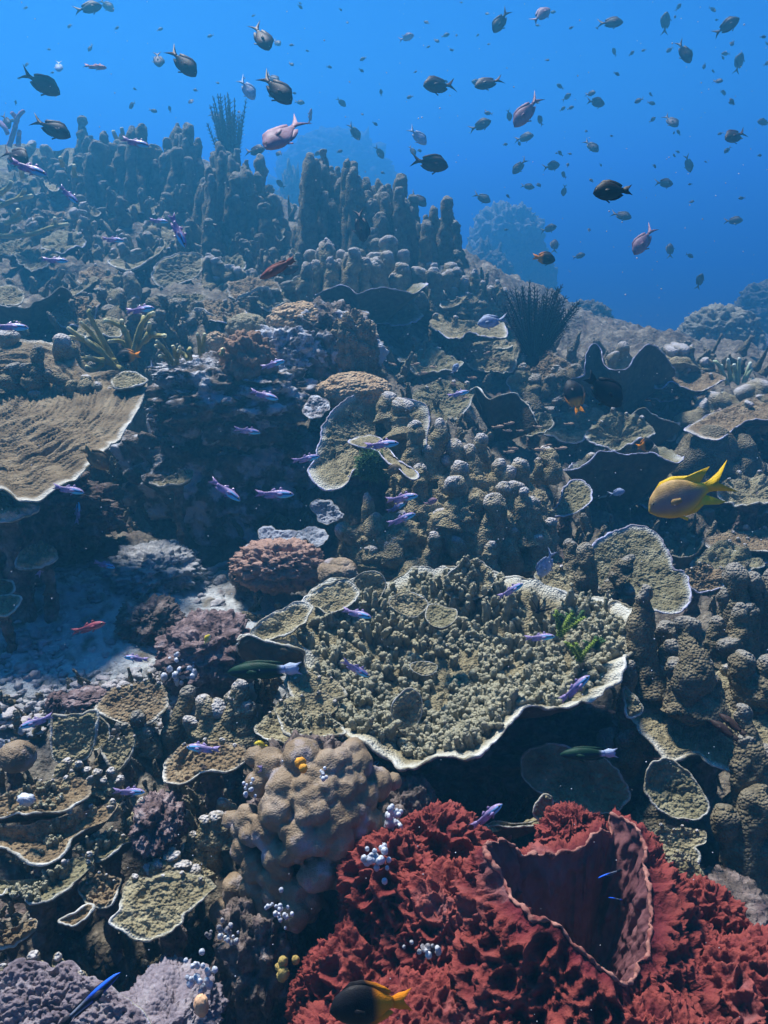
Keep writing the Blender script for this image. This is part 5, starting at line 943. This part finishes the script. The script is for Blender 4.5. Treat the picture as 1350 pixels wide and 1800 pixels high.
def fish_mesh(kind, whole=False):
    """builds one fish one unit long, nose to tail tip, along +X; returns the pieces"""
    pr = np.array(PROF[SHAPE[kind]])[::-1]; x0 = -.27; bl = .77
    t = np.concatenate([np.linspace(0, .9, 20), 1 - .1*(1 - np.sin(np.linspace(0, pi/2, 9)[1:]))]); up = np.interp(t, pr[:, 0], pr[:, 1]); lo = np.interp(t, pr[:, 0], pr[:, 2])
    k = np.array([.25, .5, .25])
    for _ in range(2):
        up[1:-1] = np.convolve(up, k, 'valid'); lo[1:-1] = np.convolve(lo, k, 'valid')
    nr = 18; th = np.arange(nr)*2*pi/nr; V = []; tp = []; dk = []
    wf = .42 if SHAPE[kind] in ('chromis', 'damsel') else .62
    for i in range(len(t)):
        zc = (up[i] - lo[i])/2; h = max((up[i] + lo[i])/2, .004); w = h*wf*(.75 + .5*sm(.2, .8, t[i])) if t[i] < .97 else h*.8
        z = zc + h*np.sin(th); y = w*np.cos(th)*np.abs(np.cos(th))**.15
        V.append(np.stack([np.full(nr, x0 + bl*t[i]), y, z], 1)); rel = np.sin(th)
        if kind == 'cardinal':
            tp.append(sm(.36, .6, t[i])*np.clip(sm(.1, -.25, rel) + sm(.35, .2, np.abs(rel - .28))*.8, 0, 1)); dk.append(sm(.25, .5, t[i])*sm(.11, .05, np.abs(rel - .02))*.9 + .35*sm(.75, 1, rel))
        elif kind in ('chromis', 'brown', 'far', 'pale'): tp.append(.5*sm(-.2, -.9, rel)); dk.append(.6*sm(.2, 1, rel)*(kind != 'pale'))
        elif kind == 'black': tp.append(np.full(nr, sm(.34, .16, t[i]))); dk.append(np.zeros(nr))
        elif kind == 'yellow': tp.append(np.maximum(sm(.30, .0, t[i]), .8*sm(-.4, -1, rel)) + .6*sm(.93, .99, t[i])); dk.append(.75*sm(.55, .35, abs(t[i] - .5))*sm(.8, .1, np.abs(rel + .1)))
        elif kind == 'wrasse': tp.append(np.full(nr, sm(.12, .02, t[i]))); dk.append(.6*sm(.3, .15, np.abs(rel)))
        elif kind == 'cleaner': tp.append(sm(.25, .6, rel)*sm(.25, .6, t[i]) + sm(-.5, -.8, rel)*.6); dk.append(sm(.45, .15, t[i])*sm(.2, .7, np.abs(rel)))
        else: tp.append(.7*sm(.2, -.9, rel)); dk.append(np.zeros(nr))
    V = np.concatenate(V); n = len(t); Q = gridq(n, nr); V = np.vstack([V, V[:nr].mean(0), V[-nr:].mean(0)]); a, b = len(V) - 2, len(V) - 1; i = np.arange(nr); j = (i + 1) % nr
    T = np.concatenate([np.stack([j, i, np.full(nr, a)], 1), np.stack([i + (n-1)*nr, j + (n-1)*nr, np.full(nr, b)], 1)])
    tp = np.clip(np.append(np.concatenate(tp), [tp[0][0], tp[-1][0]]), 0, 1); dk = np.clip(np.append(np.concatenate(dk), [0, 0]), 0, 1)
    body = (V, Q, T, {'tip': tp, 'dark': dk})
    sh = SHAPE[kind]; h0 = up[0]; fins = []
    X = lambda f: x0 + bl*f
    U = lambda f: float(np.interp(f, t, up)); L = lambda f: -float(np.interp(f, t, lo))
    fk = {'chromis': .20, 'damsel': .14, 'cardinal': .10, 'wrasse': .085, 'cleaner': .05}[sh]; notch = {'chromis': -.36, 'damsel': -.40, 'cardinal': -.40, 'wrasse': -.46, 'cleaner': -.47}[sh]
    if kind == 'yellow': fk, notch = .17, -.36
    if kind == 'butter': fk, notch = .08, -.46
    tail = [(x0 + .03, h0*.9), (-.34, h0*1.25 + .02), (-.42, fk*.78), (-.50, fk), (-.44, fk*.55), (notch, .0), (-.44, -fk*.55), (-.50, -fk), (-.42, -fk*.78), (-.34, -h0*1.25 - .02), (x0 + .03, -h0*.9)]
    if kind == 'yellow': tail = [(x0 + .03, h0*.9), (-.33, h0*1.2), (-.46, .13), (-.62, .23), (-.48, .085), (-.38, .0), (-.48, -.085), (-.60, -.20), (-.46, -.13), (-.33, -h0*1.2), (x0 + .03, -h0*.9)]
    if sh == 'chromis': tail = [(x0 + .03, h0*.9), (-.33, h0*1.2), (-.45, .12), (-.58, fk), (-.47, .07), (-.37, .0), (-.47, -.07), (-.56, -fk), (-.45, -.12), (-.33, -h0*1.2), (x0 + .03, -h0*.9)]
    fins.append(('tail_fin', fin(tail)))
    dh = {'chromis': .075, 'damsel': .07, 'cardinal': .07, 'wrasse': .035, 'cleaner': .02}[sh]
    if sh == 'cardinal':
        fins.append(('dorsal_fin', fin([(X(.66), U(.66) - .015), (X(.58), U(.58) + dh), (X(.52), U(.52) + dh*.8), (X(.50), U(.5) - .015)])))
        fins.append(('dorsal_fin', fin([(X(.42), U(.42) - .015), (X(.36), U(.36) + dh), (X(.24), U(.24) + dh*.35), (X(.22), U(.22) - .015)])))
    else:
        d = [(X(f), U(f) - .02) for f in (.78, .6, .4, .2, .1)]; e = [(X(f), U(f) + dh*g) for f, g in ((.05, .2), (.02, .9), (.12, 1.25), (.25, 1.0), (.45, .8), (.65, .6), (.78, .1))]
        if kind == 'yellow': e = [(X(.06), U(.06) + .01), (-.40, .235), (X(.08), .23), (X(.2), U(.2) + dh), (X(.45), U(.45) + dh*.6), (X(.65), U(.65) + dh*.4), (X(.78), U(.78))]
        fins.append(('dorsal_fin', fin(d + e)))
    an = [(X(f), L(f) + .02) for f in (.45, .3, .2, .1)]; e = [(X(f), L(f) - dh*g) for f, g in ((.04, .3), (.0, .9), (.12, 1.2), (.28, .8), (.45, .2))]
    if kind == 'yellow': e = [(X(.06), L(.06)), (-.42, -.26), (-.33, -.26), (X(.12), L(.12) - dh*1.1), (X(.3), L(.3) - dh*.8), (X(.5), L(.5) - .01)]
    fins.append(('anal_fin', fin(an + e)))
    fins.append(('pelvic_fin', fin([(X(.62), L(.62) + .02), (X(.48), L(.48) - dh*1.1), (X(.45), L(.45) - dh*.7), (X(.55), L(.55) + .02)])))
    for s in (1, -1):
        V, Q, T = fin([(X(.68), -.02), (X(.58), .03), (X(.46), .015), (X(.45), -.04), (X(.56), -.06)], .004)
        wy = float(np.interp(.62, t, (up + lo)/2))*wf*.95; V = V.copy(); V[:, 1] += s*(wy + (X(.68) - V[:, 0])*.35); fins.append(('pectoral_fin', (V, Q, T)))
    eyes = []
    for s in (1, -1):
        f = .88; iv, it = ICO[2]; er = {'chromis': .026, 'damsel': .028, 'cardinal': .032, 'wrasse': .014, 'cleaner': .011}[sh]
        yy = s*float(np.interp(f, t, (up + lo)/2))*wf*.86; zz = (U(f) + L(f))/2 + .28*(U(f) - L(f))/2
        eyes.append((iv*er*np.array([1, .55, 1]) + [X(f), yy, zz], iv*er*.62*np.array([1, .6, 1]) + [X(f), yy + s*er*.32, zz], it))
    return body, fins, eyes
_fc = {}
def fish(label, x, y, px, ang, kind='chromis', yaw=0, roll=0, d=None, group=None, size=.085, parts=None, gap=.12, cat='fish'):
    a = radians(ang); g = G(x, y + 4)[1]
    dd = d or min(max(size*FPX/max(px, 6), 1.0), 8.5); dd = min(dd, g - gap)
    L = px*pxm(dd)/max(cos(radians(yaw)), .5)
    h = (RT*cos(a) + UP*sin(a)); up = (-RT*sin(a) + UP*cos(a))*(1 if cos(a) >= 0 else -1)
    f = h*cos(radians(yaw)) + FWD*sin(radians(yaw)); sd = np.cross(up, f); up2 = up*cos(radians(roll)) + sd*sin(radians(roll)); sd = np.cross(up2, f)
    small = px < 30 if parts is None else not parts
    key = (kind, small)
    from mathutils import Matrix
    c = P(x, y, dd); mw = Matrix([[*(f[i]*L for _ in [0]), sd[i]*L, up2[i]*L, c[i]] for i in range(3)] + [[0, 0, 0, 1]])
    if key in _fc:
        src = _fc[key]; r = src.copy(); COL.objects.link(r)
        for ch in src.children:
            q = ch.copy(); COL.objects.link(q); q.parent = r; q.matrix_parent_inverse.identity()
            for c2 in ch.children:
                w = c2.copy(); COL.objects.link(w); w.parent = q; w.matrix_parent_inverse.identity()
    else:
        body, fins, eyes = fish_mesh(kind); m = FM[kind]
        ft = {'black': 1.0, 'yellow': 1.0, 'cardinal': 0, 'chromis': .1}.get(kind, .3)
        if small:
            mb = MB(); mb.add(*body[:3], **body[3])
            for nm, (V, Q, T) in fins[:4]: mb.add(V, Q, T, tip=ft*(nm == 'tail_fin'), dark=.0)
            r = mb.build('fish', m)
        else:
            r = bpy.data.objects.new('fish', None); COL.objects.link(r); r['_o'] = [0., 0., 0.]; r.empty_display_size = .02
            mk('body', body[0], [body[1], body[2]], m, r, body[3])
            for nm, (V, Q, T) in fins:
                tail = nm == 'tail_fin'; xx = V[:, 0]
                at = np.zeros(len(V)); dk = np.zeros(len(V))
                if kind == 'black': at = sm(.02, -.14, xx)
                elif kind == 'yellow': at = np.ones(len(V))*(nm != 'pectoral_fin')
                elif kind == 'chromis' and tail: dk = sm(.06, .12, np.abs(V[:, 2])); at = .9*(1 - dk)
                elif kind == 'wrasse': at = np.ones(len(V))*(.8 if tail else .0)
                elif kind == 'brown' and tail: at = np.ones(len(V))*.8
                mk(nm, V, [Q, T], m, r, {'tip': at, 'dark': dk})
            for V1, V2, it in eyes:
                e = mk('eye', V1, [it], EYEW if kind != 'black' else FM['eye'], r); e['_o'] = [0., 0., 0.]
                mk('pupil', V2, [it], FM['eye'], e)
        _fc[key] = r
    r.matrix_world = mw
    for k in ('label', 'category', 'group'):
        if k in r: del r[k]
    tag(r, label, cat, group); return r
F = fish
GC = 'dark fork-tailed fish in the blue water'
for x, y, px, an, kd, lb in [
 (156,14,46,20,'chromis','dark fish at the very top left, cut by the top edge beside its mate'), (188,10,32,-40,'chromis','dark round fish cut by the top edge, right of its mate'),
 (73,147,60,-24,'chromis','dark fork-tailed fish at the left with blue water all round, below a red one'), (92,226,64,-22,'chromis','dark fish with trailing forked tail just above the left skyline'),
 (322,111,66,-47,'chromis','dark fish diving right with spread black tail, upper left'), (460,66,62,-63,'chromis','dark fish diving steeply with a long tail, highest left of centre'),
 (487,158,74,-46,'chromis','largest dark diving fish left of centre, with orange-edged tail'), (435,157,46,-56,'pale','bluish grey fish left of the largest diving fish'), (480,138,30,-40,'chromis','half hidden fish behind the largest diving fish'),
 (498,236,92,232,'pink','big pinkish mauve fish swimming down left above the gap'), (278,105,36,-76,'chromis','thin dark fish seen nearly end on, upper left'), (167,117,44,-10,'redfish','reddish fish heading right, upper left'),
 (103,117,26,-80,'pale','faint small fish left of the reddish fish'), (449,265,36,-4,'chromis','small dark fish at the skyline left of the pinkish mauve fish'), (11,214,32,-62,'chromis','dark fish cut by the left edge above the skyline'),
 (28,275,62,-28,'chromis','dark fish over the left skyline plate'), (378,206,28,-42,'chromis','small dark fish at the top of the left feather star'), (275,268,26,-66,'chromis','small narrow dark fish among the skyline columns'),
 (623,232,32,-55,'chromis','small bluish dark fish near the faint far coral head'), (667,268,22,-50,'chromis','tiny dark fish right of the faint far coral head'), (558,287,30,-32,'chromis','dark fish before the tall columns of the middle hump'),
 (880,38,46,238,'chromis','dark fish turning left at the top, right of centre'), (952,26,44,44,'pink','pinkish fish tilted up at the top right of centre'), (1074,40,42,-2,'chromis','reddish dark fish heading right at the top right'),
 (1278,46,44,28,'chromis','small reddish dark fish near the top right corner'), (1170,40,34,88,'far','thin vertical sliver of a fish at the top right'), (1203,92,44,-64,'far','round dusky fish near the right top'), (1299,110,32,78,'far','thin vertical sliver of a fish near the right edge'),
 (771,150,58,196,'chromis','dark fish with spread forked tail heading left, right of centre'), (858,146,52,200,'chromis','dusky fish overlapping another, heading left'), (842,147,28,170,'far','small fish half behind the overlapping dusky fish'),
 (925,197,62,230,'pink','slim pale pinkish fish swimming down left, right of centre'), (845,220,38,18,'far','dusky fish below the overlapping pair'), (735,240,40,-44,'pale','bluish fish above the prominent dark one'), (725,265,20,-60,'far','tiny bluish fish beside the prominent dark one'),
 (757,287,64,-8,'chromis','prominent dark fish heading right with forked tail above the middle hump'), (736,351,36,-44,'chromis','dark fish right at the top of the middle hump columns'), (922,242,30,2,'far','small dark fish under the slim pale one'),
 (913,293,32,226,'far','small grey fish with a raised fin, centre right'), (970,292,32,18,'far','small dark oval fish centre right'), (1048,180,34,2,'far','small dark fish heading right, upper right'), (1180,213,32,-60,'far','small dusky diving fish, upper right'),
 (1292,239,48,207,'chromis','dark fork-tailed fish near the right edge'), (1040,257,32,-48,'far','small dark fish tilted down above the black damsel'), (1093,379,34,-20,'far','dusky fish just below the black damsel'), (1168,322,34,2,'far','dusky fish right of the black damsel'),
 (848,348,32,-30,'far','faint bluish fish above the hazy coral head'), (1131,424,58,236,'pink','pale pink fish with trailing tail, right of centre'), (1178,440,28,84,'far','dark narrow fish right of the pale pink one'),
 (965,402,26,10,'far','dusky small fish above the orange-tailed one'), (975,432,28,80,'far','upright dusky fish right of the orange-tailed one'), (1018,450,20,10,'far','tiny dark fish below the black damsel'), (1210,288,28,-64,'far','small dusky fish at the right'), (1343,215,26,180,'far','dusky fish cut by the right edge'),
 (928,328,24,-8,'far','tiny dark fish centre right with short tail'), (1290,388,28,-5,'far','very faint fish at the right'), (1230,494,26,76,'far','small dark fish over the right blue slope'), (1040,255,18,-30,'far','tiny mate touching the tilted fish above the black damsel'),
 (715,66,26,10,'pink','faint pinkish fish at the top, centre'), (600,180,20,-40,'far','tiny dark fish in the centre below the top'), (545,205,28,80,'redfish','thin reddish fish right of the pinkish mauve one'), (635,398,56,-80,'chromis','dark upright fish with long fins before the middle hump'), (487,75,20,-50,'far','small dark fish beside the steep diving one'), (527,180,18,-10,'far','tiny dark fish right of the largest diving fish')]:
    F(lb, x, y, px, an, kd, size=.125, yaw=RNG.uniform(-30, 30), roll=RNG.uniform(-16, 16), group=GC if kd in ('chromis', 'far') else None)
GB = 'slim mauve cardinalfish with electric blue flanks'
for x, y, px, an, lb in [
 (50,295,70,-22,'over the left skyline plate'), (238,250,54,-18,'on the left skyline'), (121,342,46,-45,'diving over the left slope'), (279,388,36,-10,'small, in the middle of the left slope'), (313,405,66,-67,'pale, diving steeply over the left slope'), (198,421,42,-8,'above the crescent plate'), (96,457,46,-4,'at the far left below the slope plates'),
 (246,544,54,3,'bright blue, above the staghorn bush'), (18,574,62,-3,'cut by the left edge, in front of the hooded plate'), (479,640,46,12,'before the brown soft coral'), (464,694,54,-18,'at the right end of the rock ledge'), (434,757,46,-8,'alone in the upper dark hollow'), (396,861,66,-36,'slanting down in the dark hollow'),
 (482,868,68,-2,'level, right in the dark hollow'), (120,860,58,-12,'under the large ridged plate'), (136,902,40,88,'seen from above, pointing up in the dark hollow'), (537,806,50,10,'touching the scalloped tan plate'), (670,781,62,4,'over the green algae tuft'), (706,875,58,8,'upper of the trio on the knobbly colony'), (696,892,38,24,'faint middle one of the trio on the knobbly colony'), (705,912,54,20,'lowest of the trio on the knobbly colony'),
 (503,980,34,20,'on the pinkish soft coral'), (627,1078,54,-14,'over the left wing of the large table'), (625,1175,58,-34,'slanting down over the middle of the large table'), (897,1038,52,27,'climbing behind the large table'), (831,1055,38,78,'pale, pointing up on the large table'), (948,1120,54,4,'beside the green weeds'), (1010,1210,70,40,'climbing over the front right rim of the large table'),
 (183,992,44,-14,'with an orange fleck, over the sand'), (76,994,46,60,'ghostly, at the left edge shelves'), (64,1268,60,200,'glowing, heading left beside the squarish leaf'), (358,1315,64,180,'bright cyan, heading left over the netted shelf'), (226,1391,58,-2,'right of the long shelves'), (487,1346,70,7,'across the top left of the lobed coral'),
 (650,1350,44,40,'climbing on the right of the lobed coral'), (549,1393,54,-68,'ghostly, diving before the lobed coral'), (690,1433,48,22,'between the lobed coral and the large table'), (855,1434,70,38,'climbing above the red sponge'), (1188,1432,50,160,'heading left over the dusky fan plate'), (1168,1504,62,-8,'over the cream fan plates'), (748,1735,74,38,'before the red sponge, beside the black fish'), (1294,1652,60,26,'at the right before the sponge foot'), (1270,1790,34,30,'cut near the bottom right edge'), (240,1157,46,175,'faint, over the rubble'), (64,732,36,-48,'faint, on the large ridged plate'), (45,782,28,10,'tiny, on the large ridged plate'), (125,682,30,8,'small, on the back of the large ridged plate'), (805,692,40,12,'before the dusky sloping plate')]:
    F('slim mauve blue-bellied fish ' + lb, x, y, px, an, 'cardinal', yaw=RNG.uniform(-18, 18), roll=RNG.uniform(-8, 8), group=GB, gap=.22, size=.07)
F('reddish striped fish with dark eye band heading right over the sand', 155, 1103, 62, 15, 'redfish', gap=.15)
F('big golden yellow damselfish with long trailing fins, at the right', 1206, 871, 134, 203, 'yellow', yaw=14, d=1.75, cat='damselfish')
F('large black damselfish with bright orange tail at the bottom before the red sponge', 652, 1766, 146, 184, 'black', yaw=-6, d=1.02, cat='damselfish')
F('black damselfish in silhouette in the blue water at the right', 1077, 336, 68, 182, 'jet', yaw=6, d=1.5, parts=True, cat='damselfish').name = 'fish'
F('largest jet black fish in front of the two-crested plate', 1062, 686, 84, -38, 'jet', yaw=10, d=2.4, parts=True)
F('dark fish with bright orange tail hanging down beside the jet black fish', 1010, 698, 66, 104, 'black', yaw=20, d=2.9)
F('small black fish sitting on the long cup coral', 1134, 783, 38, 12, 'black', yaw=30, d=3.0)
F('small dark fish with orange tail in the blue, centre right', 956, 454, 42, -6, 'black', yaw=10, d=3.2)
F('dusky red fish with orange tail behind the staghorn', 226, 626, 46, 186, 'black', yaw=10, d=2.8)
F('dull reddish brown parrotfish before the slope, centre left', 488, 472, 72, 204, 'parrot', yaw=20)
F('dark fish just behind the parrotfish', 507, 475, 40, 20, 'chromis')
F('olive brown fish at the edge of the large ridged plate', 168, 805, 58, -42, 'brown', yaw=12, d=2.05)
F('blue grey fish right of the wavy cup plate', 864, 565, 50, 190, 'pale', yaw=10)
F('pale bluish fish beside the rock ledge', 280, 655, 40, -40, 'pale', yaw=25)
F('dark green moon wrasse with blue-white tail base, left of the large table', 465, 1178, 134, 184, 'wrasse', yaw=5, d=1.75, cat='wrasse')
F('dim green wrasse in the shade under the large table', 1035, 1325, 100, 184, 'wrasse', yaw=8, d=1.72, cat='wrasse')
F('slender black fish with a bright blue back stripe, bottom left corner', 155, 1760, 138, 40, 'cleaner', yaw=10, d=1.10, cat='wrasse')
F('tiny yellow butterflyfish below the oval tier', 459, 1310, 26, 170, 'butter', d=1.66, parts=True, cat='butterflyfish')
F('tiny white butterflyfish in the black cave', 800, 648, 22, 60, 'pale', d=3.2, parts=True, cat='butterflyfish')
F('grey fish with orange line diving behind the large table', 960, 992, 52, -112, 'pale', yaw=20, d=2.2)
F('little grey round fish in the dark under the long cup coral', 1085, 866, 28, 12, 'pale', d=2.6)
F('small striped fish in the mouth of the red sponge', 1073, 1536, 46, 200, 'cleaner', d=1.32)
F('small greenish striped fish low in the mouth of the red sponge', 1082, 1580, 26, 170, 'cleaner', d=1.34)
F('dark little fish in the green algae tuft', 690, 826, 34, 10, 'brown', d=2.55)
F('upper of two slim dark fish on the sandy plate', 1288, 1274, 46, 138, 'slim', yaw=40, d=1.75); F('lower of two slim dark fish on the sandy plate', 1274, 1284, 46, 142, 'slim', yaw=40, d=1.74)
F('orange speck of a fish on the pink boulder', 364, 1124, 20, 60, 'butter', d=1.98)
F('tiny purplish fish before the knobbly colony', 758, 882, 24, 20, 'pink', d=2.4)
for x, y, px, an in [(730,640,18,10),(762,645,14,170),(742,656,20,8),(830,664,18,2),(875,750,22,5),(892,757,18,-4),(895,744,20,8),(914,757,14,0),(895,794,22,2),(902,788,20,-6),(950,790,22,176),(962,783,16,10),(986,788,22,4),(945,750,18,-10),(856,620,14,20),(870,632,12,160),(690,640,16,-20),(1000,745,18,0),(800,676,16,170),(816,700,18,10)]:
    F('tiny tan fish hovering in the dark under the arched and peaked plates', x, y, px, an, 'tan', d=2.75, group='tiny tan fish in the cave', yaw=RNG.uniform(-30, 30))
def far_fish():
    rs = np.random.RandomState(77); n = 0
    while n < 140:
        x = rs.uniform(0, 1350); y = rs.uniform(0, 520)*rs.uniform(.4, 1)
        if G(x, y)[1] < 7 and y > 180 and x < 880: continue
        if rs.rand() > .35 + .65*x/1350: continue
        px = rs.choice([6, 7, 8, 9, 10, 12, 15]); F('tiny dark fish far off in the blue water', x, y, px, rs.choice([0, 180]) + rs.normal()*40, 'far', yaw=rs.uniform(-50, 50), d=rs.uniform(5.5, 11), group='swarm of tiny far fish'); n += 1
far_fish()
def snow():
    rs = np.random.RandomState(5); mb = MB(); V, T = ICO[0]
    for _ in range(1300):
        d = rs.uniform(.7, 4.5)**1.0; x, y = rs.uniform(-50, 1400), rs.uniform(-20, 1820)
        if d > G(x, y)[1] - .1: continue
        mb.add(P(x, y, d) + V*rs.uniform(.0005, .0013)*min(d, 2.2)/1.6*rs.uniform(.6, 1.4), None, T)
    tag(mb.build('drifting_specks', M['ball'], None), 'pale drifting specks in the water', 'specks', kind='stuff')
snow()
